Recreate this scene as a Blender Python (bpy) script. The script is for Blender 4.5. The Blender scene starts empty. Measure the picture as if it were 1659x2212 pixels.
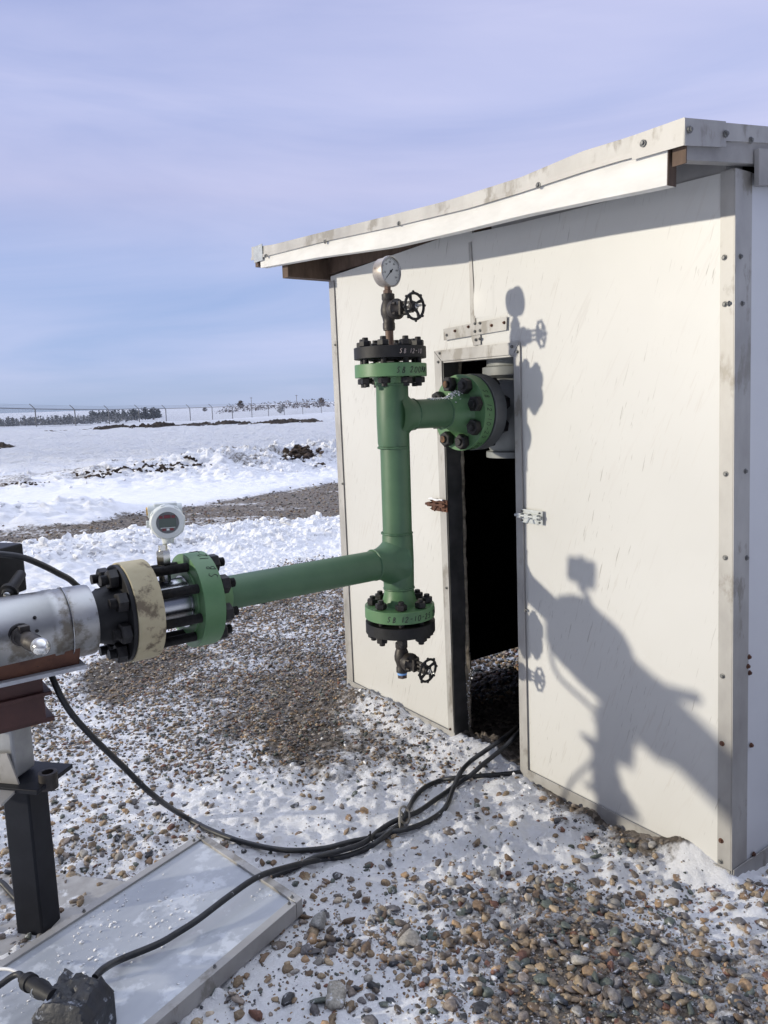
import bpy, math, random
import numpy as np
from mathutils import Vector

# ------------------------------------------------------------------ camera
H = 1.6
FOC = 1662.0
PITCH, ROLL = math.radians(8.2), math.radians(1.8)
_f = np.array([0, math.cos(PITCH), -math.sin(PITCH)])
_r0 = np.array([1.0, 0, 0]); _u0 = np.array([0, math.sin(PITCH), math.cos(PITCH)])
_r = math.cos(ROLL) * _r0 - math.sin(ROLL) * _u0
_u = math.sin(ROLL) * _r0 + math.cos(ROLL) * _u0
CAM = np.array([0, 0, H])

scene = bpy.context.scene
cd = bpy.data.cameras.new('camera'); cam = bpy.data.objects.new('camera', cd)
scene.collection.objects.link(cam); scene.camera = cam
from mathutils import Matrix
cam.matrix_world = Matrix(((_r[0], _u[0], -_f[0], 0), (_r[1], _u[1], -_f[1], 0), (_r[2], _u[2], -_f[2], H), (0, 0, 0, 1)))
cd.sensor_fit = 'VERTICAL'; cd.sensor_height = 24; cd.lens = 24 * FOC / 2212
cd.clip_start = 0.05; cd.clip_end = 9000

# ------------------------------------------------------------------ world and sun
SUN_AZ, SUN_EL = 75.0, 11.6            # direction the light travels towards, height of the sun
w_ = bpy.data.worlds.new('World'); scene.world = w_; w_.use_nodes = True
nt = w_.node_tree; N = nt.nodes; Lk = nt.links
bg = N['Background']; bg.inputs['Strength'].default_value = 0.1
sky = N.new('ShaderNodeTexSky'); sky.sky_type = 'NISHITA'; sky.sun_disc = False
sky.sun_elevation = math.radians(SUN_EL); sky.sun_rotation = math.radians(SUN_AZ + 180)
sky.air_density = 1.0; sky.dust_density = 0.6; sky.ozone_density = 2.0
tc = N.new('ShaderNodeTexCoord'); mp = N.new('ShaderNodeMapping')
mp.inputs['Scale'].default_value = (1.0, 1.4, 6.5); mp.inputs['Rotation'].default_value = (0.10, -0.16, 0.3)
Lk.new(tc.outputs['Generated'], mp.inputs['Vector'])
nz = N.new('ShaderNodeTexNoise'); nz.inputs['Scale'].default_value = 1.5; nz.inputs['Detail'].default_value = 7; nz.inputs['Roughness'].default_value = 0.52
nz.inputs['Distortion'].default_value = 0.5
Lk.new(mp.outputs['Vector'], nz.inputs['Vector'])
rp = N.new('ShaderNodeValToRGB'); rp.color_ramp.elements[0].position = 0.32; rp.color_ramp.elements[1].position = 0.74
Lk.new(nz.outputs['Fac'], rp.inputs['Fac'])
sx = N.new('ShaderNodeSeparateXYZ'); Lk.new(tc.outputs['Generated'], sx.inputs['Vector'])
rz = N.new('ShaderNodeValToRGB')     # thin high cloud veil: blue and clear at the horizon, lavender above
cr = rz.color_ramp; cr.elements[0].position = 0.0; cr.elements[0].color = (3.5, 4.6, 7.0, 1)
cr.elements[1].position = 0.62; cr.elements[1].color = (4.9, 5.0, 7.4, 1)
e_ = cr.elements.new(0.06); e_.color = (2.8, 4.1, 7.3, 1)
e_ = cr.elements.new(0.17); e_.color = (3.2, 4.25, 7.4, 1)
e_ = cr.elements.new(0.25); e_.color = (4.5, 4.8, 7.5, 1)
e_ = cr.elements.new(0.33); e_.color = (3.7, 4.4, 7.5, 1)
e_ = cr.elements.new(0.48); e_.color = (4.3, 4.7, 7.6, 1)
Lk.new(sx.outputs['Z'], rz.inputs['Fac'])
mx = N.new('ShaderNodeMixRGB'); mx.inputs['Fac'].default_value = 0.8
Lk.new(sky.outputs['Color'], mx.inputs['Color1']); Lk.new(rz.outputs['Color'], mx.inputs['Color2'])
mx2 = N.new('ShaderNodeMixRGB'); mx2.inputs['Color2'].default_value = (6.7, 6.6, 8.6, 1)
sc_ = N.new('ShaderNodeMath'); sc_.operation = 'MULTIPLY'; sc_.inputs[1].default_value = 0.55
Lk.new(rp.outputs['Color'], sc_.inputs[0]); Lk.new(sc_.outputs[0], mx2.inputs['Fac'])
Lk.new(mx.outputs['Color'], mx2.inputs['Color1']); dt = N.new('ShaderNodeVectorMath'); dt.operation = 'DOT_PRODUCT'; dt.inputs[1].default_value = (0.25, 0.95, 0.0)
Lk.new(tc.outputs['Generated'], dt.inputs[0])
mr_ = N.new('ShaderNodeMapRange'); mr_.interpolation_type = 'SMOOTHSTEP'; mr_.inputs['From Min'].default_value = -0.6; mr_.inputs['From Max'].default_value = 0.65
mr_.inputs['To Min'].default_value = 0.34; mr_.inputs['To Max'].default_value = 1.07; Lk.new(dt.outputs['Value'], mr_.inputs['Value'])  # sky dimmed behind the camera, added to deepen shade on the wall
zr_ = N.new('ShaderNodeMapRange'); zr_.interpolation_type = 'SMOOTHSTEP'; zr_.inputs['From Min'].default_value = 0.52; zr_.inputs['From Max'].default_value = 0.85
zr_.inputs['To Min'].default_value = 1.0; zr_.inputs['To Max'].default_value = 3.5; Lk.new(sx.outputs['Z'], zr_.inputs['Value'])     # zenith boost added out of view to brighten the snow
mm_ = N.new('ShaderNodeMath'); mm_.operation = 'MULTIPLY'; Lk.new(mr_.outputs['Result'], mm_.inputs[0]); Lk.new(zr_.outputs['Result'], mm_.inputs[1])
vm_ = N.new('ShaderNodeVectorMath'); vm_.operation = 'SCALE'; mx3 = N.new('ShaderNodeMixRGB'); mx3.inputs['Color2'].default_value = (5.4, 5.9, 7.1, 1); zs_ = N.new('ShaderNodeMapRange'); zs_.inputs['From Min'].default_value = 0.5; zs_.inputs['From Max'].default_value = 0.85
Lk.new(sx.outputs['Z'], zs_.inputs['Value']); Lk.new(zs_.outputs['Result'], mx3.inputs['Fac']); Lk.new(mx2.outputs['Color'], mx3.inputs['Color1'])
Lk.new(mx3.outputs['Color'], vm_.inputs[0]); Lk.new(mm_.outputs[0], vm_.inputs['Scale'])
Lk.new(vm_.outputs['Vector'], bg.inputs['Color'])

sd = bpy.data.lights.new('sun', 'SUN'); sd.energy = 3.05; sd.angle = math.radians(1.3); sd.color = (1.0, 0.925, 0.775)
so = bpy.data.objects.new('sun', sd); scene.collection.objects.link(so)
_sd = Vector((math.sin(math.radians(SUN_AZ)) * math.cos(math.radians(SUN_EL)), math.cos(math.radians(SUN_AZ)) * math.cos(math.radians(SUN_EL)), -math.sin(math.radians(SUN_EL))))
so.rotation_euler = _sd.to_track_quat('-Z', 'Y').to_euler(); so.location = (-6, -2, 6)
scene.view_settings.view_transform = 'Standard'; scene.view_settings.look = 'None'
scene.view_settings.exposure = 0.14; scene.view_settings.gamma = 1.0

# ------------------------------------------------------------------ helpers
rng = np.random.default_rng(7); random.seed(7)
def V(*a): return np.array(a, float)
def nrm(v): v = np.asarray(v, float); return v / np.linalg.norm(v)
def ray(x, y): return FOC * _f + (x - 829.5) * _r - (y - 1106) * _u
def onz(x, y, z=0.0): d = ray(x, y); return CAM + d * (z - H) / d[2]
def onplane(x, y, p, n): d = ray(x, y); return CAM + d * (((p - CAM) @ n) / (d @ n))
def at(x, y, Z): return CAM + ray(x, y) * Z / FOC
def proj(X, Y, Z):
    dx, dy, dz = X - CAM[0], Y - CAM[1], Z - CAM[2]
    zz = dx * _f[0] + dy * _f[1] + dz * _f[2]
    return 829.5 + FOC * (dx * _r[0] + dy * _r[1] + dz * _r[2]) / zz, 1106 - FOC * (dx * _u[0] + dy * _u[1] + dz * _u[2]) / zz

col = scene.collection
def tag(o, label=None, cat=None, group=None, kind=None):
    if label: o['label'] = label
    if cat: o['category'] = cat
    if group: o['group'] = group
    if kind: o['kind'] = kind
    return o
def empty(name, loc, label=None, cat=None, group=None):
    o = bpy.data.objects.new(name, None); col.objects.link(o); o.location = tuple(loc); o.empty_display_size = 0.1
    return tag(o, label, cat, group)
def wloc(o):
    p = V(0, 0, 0)
    while o is not None: p = p + np.array(o.location); o = o.parent
    return p
def frame(ax):
    ax = nrm(ax); t = V(0, 0, 1) if abs(ax[2]) < 0.9 else V(1, 0, 0)
    a = nrm(np.cross(t, ax)); b = np.cross(ax, a); return a, b, ax

class MB:
    def __init__(s): s.v = []; s.f = []
    def add(s, vs, fs):
        k = len(s.v); s.v += [tuple(map(float, p)) for p in vs]; s.f += [tuple(i + k for i in f) for f in fs]; return s
    def box(s, c, ax, ay, az, sx, sy, sz):
        c = np.asarray(c, float); vs = []
        for i in (-.5, .5):
            for j in (-.5, .5):
                for k in (-.5, .5): vs.append(c + np.asarray(ax) * sx * i + np.asarray(ay) * sy * j + np.asarray(az) * sz * k)
        return s.add(vs, [(0, 1, 3, 2), (4, 6, 7, 5), (0, 4, 5, 1), (2, 3, 7, 6), (0, 2, 6, 4), (1, 5, 7, 3)])
    def prism(s, pts, ext):                       # closed outline in 3D, pushed along ext
        n = len(pts); ext = np.asarray(ext, float)
        vs = [np.asarray(p, float) for p in pts] + [np.asarray(p, float) + ext for p in pts]
        fs = [tuple(range(n))[::-1], tuple(range(n, 2 * n))] + [(i, (i + 1) % n, (i + 1) % n + n, i + n) for i in range(n)]
        return s.add(vs, fs)
    def lathe(s, o, ax, prof, n=40, phase=0.0, sides=None):   # prof: (distance along axis, radius)
        a, b, c = frame(ax); o = np.asarray(o, float); k = len(s.v); m = len(prof); vs = []
        for (t, r) in prof:
            for i in range(n):
                th = 2 * math.pi * i / n + phase
                vs.append(o + c * t + (a * math.cos(th) + b * math.sin(th)) * r)
        fs = []
        for j in range(m - 1):
            for i in range(n):
                i2 = (i + 1) % n; fs.append((j * n + i, j * n + i2, (j + 1) * n + i2, (j + 1) * n + i))
        if prof[0][1] > 1e-6: fs.append(tuple(range(n))[::-1])
        if prof[-1][1] > 1e-6: fs.append(tuple((m - 1) * n + i for i in range(n)))
        return s.add(vs, fs)
    def cyl(s, p, q, r, n=16, r2=None):
        p = np.asarray(p, float); q = np.asarray(q, float); L = np.linalg.norm(q - p)
        return s.lathe(p, q - p, [(0, r), (L, r if r2 is None else r2)], n)
    def hexp(s, o, ax, t0, t1, af, phase=0.0):    # chamfered hexagonal prism, af = across flats
        R = af / math.sqrt(3); ch = R * 0.10; d = t1 - t0
        return s.lathe(o, ax, [(t0, R * .88), (t0 + .12 * d, R), (t1 - .12 * d, R), (t1, R * .88)], 6, phase)
    def ring(s, o, ax, R, r, n=40, m=10, wob=0.0):
        a, b, c = frame(ax); o = np.asarray(o, float); vs = []; fs = []
        for i in range(n):
            th = 2 * math.pi * i / n; d = a * math.cos(th) + b * math.sin(th); rr = r * (1 + wob * (random.random() - .5))
            for j in range(m):
                ph = 2 * math.pi * j / m; vs.append(o + d * (R + rr * math.cos(ph)) + c * rr * math.sin(ph))
        for i in range(n):
            for j in range(m):
                i2 = (i + 1) % n; j2 = (j + 1) % m; fs.append((i * m + j, i2 * m + j, i2 * m + j2, i * m + j2))
        return s.add(vs, fs)
    def tube(s, pts, r, n=10, cap=True):
        pts = [np.asarray(p, float) for p in pts]; m = len(pts); vs = []; a = None
        for i, p in enumerate(pts):
            t = nrm(pts[min(i + 1, m - 1)] - pts[max(i - 1, 0)])
            if a is None: a = frame(t)[0]
            a = nrm(a - t * (a @ t)); b = np.cross(t, a); rr = r[i] if hasattr(r, '__len__') else r
            for j in range(n):
                th = 2 * math.pi * j / n; vs.append(p + (a * math.cos(th) + b * math.sin(th)) * rr)
        fs = [(i * n + j, i * n + (j + 1) % n, (i + 1) * n + (j + 1) % n, (i + 1) * n + j) for i in range(m - 1) for j in range(n)]
        if cap: fs += [tuple(range(n))[::-1], tuple((m - 1) * n + j for j in range(n))]
        return s.add(vs, fs)
    def build(s, name, mat, parent=None, smooth=True, bevel=0.0, angle=38):
        base = wloc(parent) if parent else V(0, 0, 0)
        loc = V(0, 0, 0)
        if parent is None:
            arr = np.array(s.v); loc = (arr.min(0) + arr.max(0)) / 2; loc[2] = arr[:, 2].min()
        me = bpy.data.meshes.new(name); me.from_pydata([tuple(np.array(p) - base - loc) for p in s.v], [], s.f); me.update()
        if mat: me.materials.append(mat)
        if smooth:
            me.shade_smooth(); me.set_sharp_from_angle(angle=math.radians(angle))
        o = bpy.data.objects.new(name, me); col.objects.link(o); o.location = tuple(loc)
        if parent: o.parent = parent
        if bevel:
            b = o.modifiers.new('bevel', 'BEVEL'); b.width = bevel; b.segments = 2; b.limit_method = 'ANGLE'; b.angle_limit = math.radians(40)
        return o

def spline(pts, n=8):                              # Catmull-Rom through the points
    P = [np.asarray(p, float) for p in pts]; P = [2 * P[0] - P[1]] + P + [2 * P[-1] - P[-2]]; out = []
    for i in range(1, len(P) - 2):
        for k in range(n):
            t = k / n
            out.append(.5 * ((2 * P[i]) + (-P[i - 1] + P[i + 1]) * t + (2 * P[i - 1] - 5 * P[i] + 4 * P[i + 1] - P[i + 2]) * t * t + (-P[i - 1] + 3 * P[i] - 3 * P[i + 1] + P[i + 2]) * t ** 3))
    out.append(P[-2]); return out

def hsh(ix, iy, seed):
    h = (ix.astype(np.int64) * 374761393 + iy.astype(np.int64) * 668265263 + seed * 1274126177) & 0xffffffff
    h = ((h ^ (h >> 13)) * 1274126177) & 0xffffffff
    return ((h ^ (h >> 16)) & 0xffffff) / float(0xffffff)
def vnoise(x, y, seed=0):
    ix = np.floor(x); iy = np.floor(y); fx = x - ix; fy = y - iy
    fx = fx * fx * fx * (fx * (fx * 6 - 15) + 10); fy = fy * fy * fy * (fy * (fy * 6 - 15) + 10)
    a = hsh(ix, iy, seed); b = hsh(ix + 1, iy, seed); c = hsh(ix, iy + 1, seed); d = hsh(ix + 1, iy + 1, seed)
    return (a + (b - a) * fx) * (1 - fy) + (c + (d - c) * fx) * fy
def fbm(x, y, seed=0, oct=4, gain=.5):
    s = 0; amp = 1; tot = 0
    for k in range(oct):
        c, q = math.cos(.6 * k + .3), math.sin(.6 * k + .3)
        s = s + amp * vnoise((x * c - y * q) * 2 ** k + 17.3 * k, (x * q + y * c) * 2 ** k - 9.1 * k, seed + k); tot += amp; amp *= gain
    return s / tot
def sst(a, b, x): t = np.clip((x - a) / (b - a), 0, 1); return t * t * (3 - 2 * t)

# ------------------------------------------------------------------ materials
def M(name): m = bpy.data.materials.new(name); m.use_nodes = True; return m, m.node_tree.nodes, m.node_tree.links, m.node_tree.nodes['Principled BSDF']
def noise_mat(name, c1, c2, scale=8, rough=.5, metal=0.0, bump=0.15, bscale=None, stretch=(1, 1, 1), c3=None, c3pos=.68, c3scale=3.0, rough2=None, detail=6, spec=.5, bdist=.002, rot=(0, 0, 0), lo=.35, hi=.65):
    m, n, l, p = M(name)
    tc = n.new('ShaderNodeTexCoord'); mp = n.new('ShaderNodeMapping'); mp.inputs['Scale'].default_value = stretch; mp.inputs['Rotation'].default_value = rot
    l.new(tc.outputs['Object'], mp.inputs['Vector'])
    a = n.new('ShaderNodeTexNoise'); a.inputs['Scale'].default_value = scale; a.inputs['Detail'].default_value = detail; a.inputs['Roughness'].default_value = .6
    l.new(mp.outputs['Vector'], a.inputs['Vector'])
    r = n.new('ShaderNodeValToRGB'); r.color_ramp.elements[0].position = lo; r.color_ramp.elements[1].position = hi
    r.color_ramp.elements[0].color = (*c1, 1); r.color_ramp.elements[1].color = (*c2, 1)
    l.new(a.outputs['Fac'], r.inputs['Fac']); out = r.outputs['Color']
    if c3:
        b = n.new('ShaderNodeTexNoise'); b.inputs['Scale'].default_value = c3scale; b.inputs['Detail'].default_value = 8; b.inputs['Roughness'].default_value = .65
        l.new(mp.outputs['Vector'], b.inputs['Vector'])
        rr = n.new('ShaderNodeValToRGB'); rr.color_ramp.elements[0].position = c3pos; rr.color_ramp.elements[1].position = c3pos + .07
        l.new(b.outputs['Fac'], rr.inputs['Fac'])
        x = n.new('ShaderNodeMixRGB'); l.new(rr.outputs['Color'], x.inputs['Fac']); l.new(out, x.inputs['Color1']); x.inputs['Color2'].default_value = (*c3, 1); out = x.outputs['Color']
    l.new(out, p.inputs['Base Color']); p.inputs['Metallic'].default_value = metal; p.inputs['Specular IOR Level'].default_value = spec
    if rough2 is not None:
        q = n.new('ShaderNodeMapRange'); q.inputs['To Min'].default_value = rough; q.inputs['To Max'].default_value = rough2; q.inputs['From Min'].default_value = .3; q.inputs['From Max'].default_value = .7
        l.new(a.outputs['Fac'], q.inputs['Value']); l.new(q.outputs['Result'], p.inputs['Roughness'])
    else: p.inputs['Roughness'].default_value = rough
    if bump:
        g = n.new('ShaderNodeTexNoise'); g.inputs['Scale'].default_value = bscale or scale * 4; g.inputs['Detail'].default_value = 4
        l.new(mp.outputs['Vector'], g.inputs['Vector'])
        u = n.new('ShaderNodeBump'); u.inputs['Strength'].default_value = bump; u.inputs['Distance'].default_value = bdist
        l.new(g.outputs['Fac'], u.inputs['Height']); l.new(u.outputs['Normal'], p.inputs['Normal'])
    return m
green = noise_mat('green_paint', (.052, .116, .060), (.072, .148, .076), 7, .42, bump=.12, bscale=60, c3=(.035, .085, .045), c3pos=.66, c3scale=9, rough2=.55)
green_l = noise_mat('green_paint_bright', (.078, .172, .074), (.098, .205, .088), 9, .4, bump=.1, bscale=60, c3=(.05, .13, .06), c3pos=.68, c3scale=12, rough2=.5)
blacksteel = noise_mat('black_steel', (.008, .008, .009), (.017, .017, .018), 20, .5, spec=.3, bump=.2, bscale=90, rough2=.6)
blackpaint = noise_mat('black_paint', (.005, .006, .010), (.011, .013, .019), 9, .48, spec=.25, bump=.1, bscale=60, c3=(.10, .10, .11), c3pos=.73, c3scale=30)
boltmat = noise_mat('bolt_black', (.008, .008, .009), (.024, .022, .021), 60, .5, bump=.25, bscale=200, metal=.1, spec=.35)
rustbolt = noise_mat('bolt_rust', (.05, .025, .012), (.16, .07, .02), 60, .7, bump=.3, bscale=200)
castiron = noise_mat('valve_iron', (.028, .025, .023), (.055, .047, .042), 30, .5, metal=.35, bump=.35, bscale=160, c3=(.10, .055, .035), c3pos=.66, c3scale=18)
rust = noise_mat('rust', (.07, .028, .017), (.13, .055, .03), 14, .8, bump=.4, bscale=90, c3=(.05, .02, .015), c3pos=.56, c3scale=12)
oxide = noise_mat('red_oxide_paint', (.05, .017, .014), (.075, .027, .021), 9, .6, bump=.2, bscale=70, c3=(.2, .17, .15), c3pos=.7, c3scale=9)
brownpipe = noise_mat('rusty_nipple', (.10, .065, .05), (.18, .12, .09), 20, .6, metal=.3, bump=.3, bscale=90)
panelwhite = noise_mat('white_enamel', (.55, .56, .58), (.62, .63, .64), 1.2, .38, bump=.05, bscale=3, bdist=.01, rough2=.45)
galv = noise_mat('galvanised_trim', (.32, .31, .295), (.44, .43, .41), 6, .48, metal=.35, bump=.1, bscale=40, stretch=(1, 1, .5), c3=(.25, .235, .21), c3pos=.54, c3scale=7, rough2=.62)
steel = noise_mat('stainless', (.30, .305, .32), (.42, .43, .44), 6, .25, metal=1.0, bump=.03, bscale=30)
clad = noise_mat('aluminium_cladding', (.26, .265, .27), (.38, .38, .37), 5, .30, metal=1.0, bump=.25, bscale=5, bdist=.012, rough2=.5, c3=(.17, .155, .13), c3pos=.49, c3scale=6)
zinc = noise_mat('zinc', (.42, .44, .44), (.55, .57, .56), 30, .4, metal=.7, bump=.1)
cream = noise_mat('cream_band', (.36, .31, .19), (.46, .405, .27), 7, .75, bump=.5, bscale=20, stretch=(1, 1, 1), c3=(.14, .11, .07), c3pos=.52, c3scale=11)
greyp = noise_mat('grey_valve_paint', (.19, .20, .195), (.24, .25, .24), 8, .5, bump=.1)
greyd = noise_mat('dark_grey_flange', (.085, .09, .09), (.12, .125, .125), 8, .5, bump=.1)
txwhite = noise_mat('instrument_enamel', (.60, .63, .61), (.66, .69, .67), 8, .38, bump=.06, bscale=60)
rubber = noise_mat('cable_rubber', (.010, .011, .013), (.022, .023, .026), 30, .5, bump=.2, bscale=200, c3=(.42, .43, .46), c3pos=.66, c3scale=60)
wood = noise_mat('painted_timber', (.58, .57, .54), (.68, .67, .64), 5, .6, bump=.2, bscale=30, stretch=(1, 1, 3), c3=(.30, .26, .22), c3pos=.72, c3scale=7)
darkwood = noise_mat('weathered_timber', (.07, .045, .03), (.13, .085, .06), 8, .8, bump=.3, bscale=40, stretch=(3, 3, 1))
paintwood = noise_mat('grey_timber', (.24, .235, .23), (.33, .32, .31), 6, .7, bump=.2, bscale=40, c3=(.05, .045, .04), c3pos=.68, c3scale=10)
inner = noise_mat('interior_shade_black', (.006, .006, .006), (.012, .012, .012), 10, .95, bump=.2, spec=.1)  # near-black colour stands in for the deep shade inside the shed
jambm = noise_mat('dark_jamb', (.05, .05, .048), (.09, .088, .085), 12, .6, metal=.2, bump=.2, c3=(.3, .3, .3), c3pos=.70, c3scale=12)
foam = noise_mat('torn_foam', (.12, .10, .07), (.30, .26, .20), 30, .9, bump=.5, bscale=80)
snowm = noise_mat('snow_bits', (.80, .81, .84), (.88, .88, .90), 20, .6, bump=.5, bscale=120, bdist=.004, spec=.2)
inkm = noise_mat('marker_ink', (.008, .008, .010), (.015, .015, .017), 10, .6, bump=0)
chalkm = noise_mat('pale_marker', (.28, .24, .22), (.36, .30, .28), 10, .7, bump=0)
gold = noise_mat('brass', (.55, .33, .10), (.62, .40, .14), 10, .35, metal=.8, bump=0)
redm = noise_mat('red_keypad', (.13, .012, .018), (.16, .016, .022), 10, .4, bump=0)
lcd = noise_mat('lcd_glass', (.05, .075, .062), (.06, .085, .07), 4, .15, bump=0)
dialm = noise_mat('dial_face', (.40, .41, .41), (.46, .47, .46), 10, .35, bump=0)
bluetape = noise_mat('blue_tape', (.16, .36, .75), (.22, .42, .8), 10, .5, bump=0)
strap = noise_mat('tan_strap', (.22, .20, .17), (.36, .34, .30), 40, .7, bump=.3)
concrete = noise_mat('concrete', (.30, .29, .28), (.42, .41, .40), 12, .85, bump=.4, bscale=60, c3=(.7, .71, .73), c3pos=.55, c3scale=9)
fencem = noise_mat('fence_galvanised', (.16, .165, .18), (.22, .225, .24), 3, .6, metal=.3, bump=0)

# white wall sheet with its scuffs and scratches
def wall_material():
    m, n, l, p = M('white_wall_sheet')
    tc = n.new('ShaderNodeTexCoord')
    a = n.new('ShaderNodeTexNoise'); a.inputs['Scale'].default_value = 1.1; a.inputs['Detail'].default_value = 5; l.new(tc.outputs['Object'], a.inputs['Vector'])
    r = n.new('ShaderNodeValToRGB'); r.color_ramp.elements[0].color = (.545, .54, .515, 1); r.color_ramp.elements[1].color = (.605, .60, .575, 1)
    r.color_ramp.elements[0].position = .3; r.color_ramp.elements[1].position = .7; l.new(a.outputs['Fac'], r.inputs['Fac']); out = r.outputs['Color']
    for (rx, scl, th, colr, seed, mscale) in ((-.36, 75, .60, (.53, .515, .485), 0, 2.2), (-.52, 45, .61, (.55, .54, .515), 5, 1.5), (-.25, 120, .635, (.36, .345, .32), 11, 3)):
        mpp = n.new('ShaderNodeMapping'); mpp.inputs['Rotation'].default_value = (0, 0, math.radians(-35.4)); mpp.vector_type = 'POINT'
        l.new(tc.outputs['Object'], mpp.inputs['Vector'])
        # after the turn the wall runs along one axis; lean then stretch along the scratch
        m2 = n.new('ShaderNodeMapping'); m2.inputs['Rotation'].default_value = (rx, 0, 0); m2.inputs['Location'].default_value = (seed, seed, 0)
        l.new(mpp.outputs['Vector'], m2.inputs['Vector'])
        m3 = n.new('ShaderNodeMapping'); m3.inputs['Scale'].default_value = (.3, 1, .07); l.new(m2.outputs['Vector'], m3.inputs['Vector'])
        b = n.new('ShaderNodeTexNoise'); b.inputs['Scale'].default_value = scl; b.inputs['Detail'].default_value = 3; b.inputs['Roughness'].default_value = .6; l.new(m3.outputs['Vector'], b.inputs['Vector'])
        q = n.new('ShaderNodeValToRGB'); q.color_ramp.elements[0].position = th; q.color_ramp.elements[1].position = th + .035; l.new(b.outputs['Fac'], q.inputs['Fac'])
        k = n.new('ShaderNodeTexNoise'); k.inputs['Scale'].default_value = mscale; k.inputs['Detail'].default_value = 2; l.new(m2.outputs['Vector'], k.inputs['Vector'])
        kq = n.new('ShaderNodeValToRGB'); kq.color_ramp.elements[0].position = .45; kq.color_ramp.elements[1].position = .62; l.new(k.outputs['Fac'], kq.inputs['Fac'])
        mm = n.new('ShaderNodeMath'); mm.operation = 'MULTIPLY'; l.new(q.outputs['Color'], mm.inputs[0]); l.new(kq.outputs['Color'], mm.inputs[1])
        x = n.new('ShaderNodeMixRGB'); l.new(mm.outputs[0], x.inputs['Fac']); l.new(out, x.inputs['Color1']); x.inputs['Color2'].default_value = (*colr, 1); out = x.outputs['Color']
    l.new(out, p.inputs['Base Color']); p.inputs['Roughness'].default_value = .42
    g = n.new('ShaderNodeTexNoise'); g.inputs['Scale'].default_value = 2.5; g.inputs['Detail'].default_value = 2; l.new(tc.outputs['Object'], g.inputs['Vector'])
    u = n.new('ShaderNodeBump'); u.inputs['Strength'].default_value = .25; u.inputs['Distance'].default_value = .02
    l.new(g.outputs['Fac'], u.inputs['Height']); l.new(u.outputs['Normal'], p.inputs['Normal'])
    return m
wallm = wall_material()

def attr_mat(name, rough=.6, spk=.25, bump=.4, bscale=150, spec=.3, frost=0.0):
    m, n, l, p = M(name)
    a = n.new('ShaderNodeAttribute'); a.attribute_name = 'col'
    g = n.new('ShaderNodeTexNoise'); g.inputs['Scale'].default_value = bscale; g.inputs['Detail'].default_value = 4
    tc = n.new('ShaderNodeTexCoord'); l.new(tc.outputs['Object'], g.inputs['Vector'])
    r = n.new('ShaderNodeMapRange'); r.inputs['From Min'].default_value = .3; r.inputs['From Max'].default_value = .7; r.inputs['To Min'].default_value = 1 - spk; r.inputs['To Max'].default_value = 1 + spk
    l.new(g.outputs['Fac'], r.inputs['Value'])
    x = n.new('ShaderNodeMixRGB'); x.blend_type = 'MULTIPLY'; x.inputs['Fac'].default_value = 1; l.new(a.outputs['Color'], x.inputs['Color1']); l.new(r.outputs['Result'], x.inputs['Color2'])
    out = x.outputs['Color']
    if frost:
        f = n.new('ShaderNodeTexNoise'); f.inputs['Scale'].default_value = 30; f.inputs['Detail'].default_value = 6; f.inputs['Roughness'].default_value = .7; l.new(tc.outputs['Object'], f.inputs['Vector'])
        fr = n.new('ShaderNodeValToRGB'); fr.color_ramp.elements[0].position = .57; fr.color_ramp.elements[1].position = .66; l.new(f.outputs['Fac'], fr.inputs['Fac'])
        y = n.new('ShaderNodeMixRGB'); l.new(fr.outputs['Color'], y.inputs['Fac']); l.new(out, y.inputs['Color1']); y.inputs['Color2'].default_value = (.62, .63, .66, 1); out = y.outputs['Color']
    l.new(out, p.inputs['Base Color']); p.inputs['Roughness'].default_value = rough; p.inputs['Specular IOR Level'].default_value = spec
    u = n.new('ShaderNodeBump'); u.inputs['Strength'].default_value = bump; u.inputs['Distance'].default_value = .003; l.new(g.outputs['Fac'], u.inputs['Height']); l.new(u.outputs['Normal'], p.inputs['Normal'])
    return m
stonem = attr_mat('river_stone', .55, .3, frost=1)
clodm = attr_mat('snow_clod', .6, .05, .6, 90, .2)
soilm = attr_mat('frozen_soil', .9, .35, .6, 12, .1)
soilh = noise_mat('dark_soil', (.022, .017, .014), (.060, .045, .036), 3, .9, bump=.5, bscale=8, bdist=.05, c3=(.70, .71, .75), c3pos=.63, c3scale=2.2)
leafm = attr_mat('far_foliage', .9, .3, 0, 1, .1)

# ------------------------------------------------------------------ shed frame of reference
A0 = onz(1580, 1908, 0); B0 = onz(752, 1482, 0)
WD = nrm(B0 - A0)                                   # along the door wall, towards the far corner
ND = V(WD[1], -WD[0], 0); ND = ND if ND[1] < 0 else -ND   # outwards from the door wall
UP = V(0, 0, 1)
def W(s, z, d=0.0): return A0 + WD * s + ND * d + UP * z
def S(x, y, d=0.0): q = onplane(x, y, A0 + ND * d, ND); return float((q - A0) @ WD), float(q[2])
LEN = 2.306; DEEP = 2.35

# ------------------------------------------------------------------ ground
def world_poly(px): return np.array([onz(x, y)[:2] for x, y in px])
def sdist(X, Y, poly):
    n = len(poly); d2 = np.full(X.shape, 1e12); inside = np.zeros(X.shape, bool)
    for i in range(n):
        ax, ay = poly[i]; bx, by = poly[(i + 1) % n]; ex, ey = bx - ax, by - ay
        t = np.clip(((X - ax) * ex + (Y - ay) * ey) / (ex * ex + ey * ey), 0, 1)
        d2 = np.minimum(d2, (X - ax - t * ex) ** 2 + (Y - ay - t * ey) ** 2)
        c = ((ay > Y) != (by > Y)) & (X < (bx - ax) * (Y - ay) / (by - ay + 1e-12) + ax); inside ^= c
    return np.where(inside, 1, -1) * np.sqrt(d2)
def pm(X, Y, px, soft): return sst(-soft, soft, sdist(X, Y, world_poly(px)) + soft * 1.6 * (fbm(X / soft / 2, Y / soft / 2, 91, 4) - .5))

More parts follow.
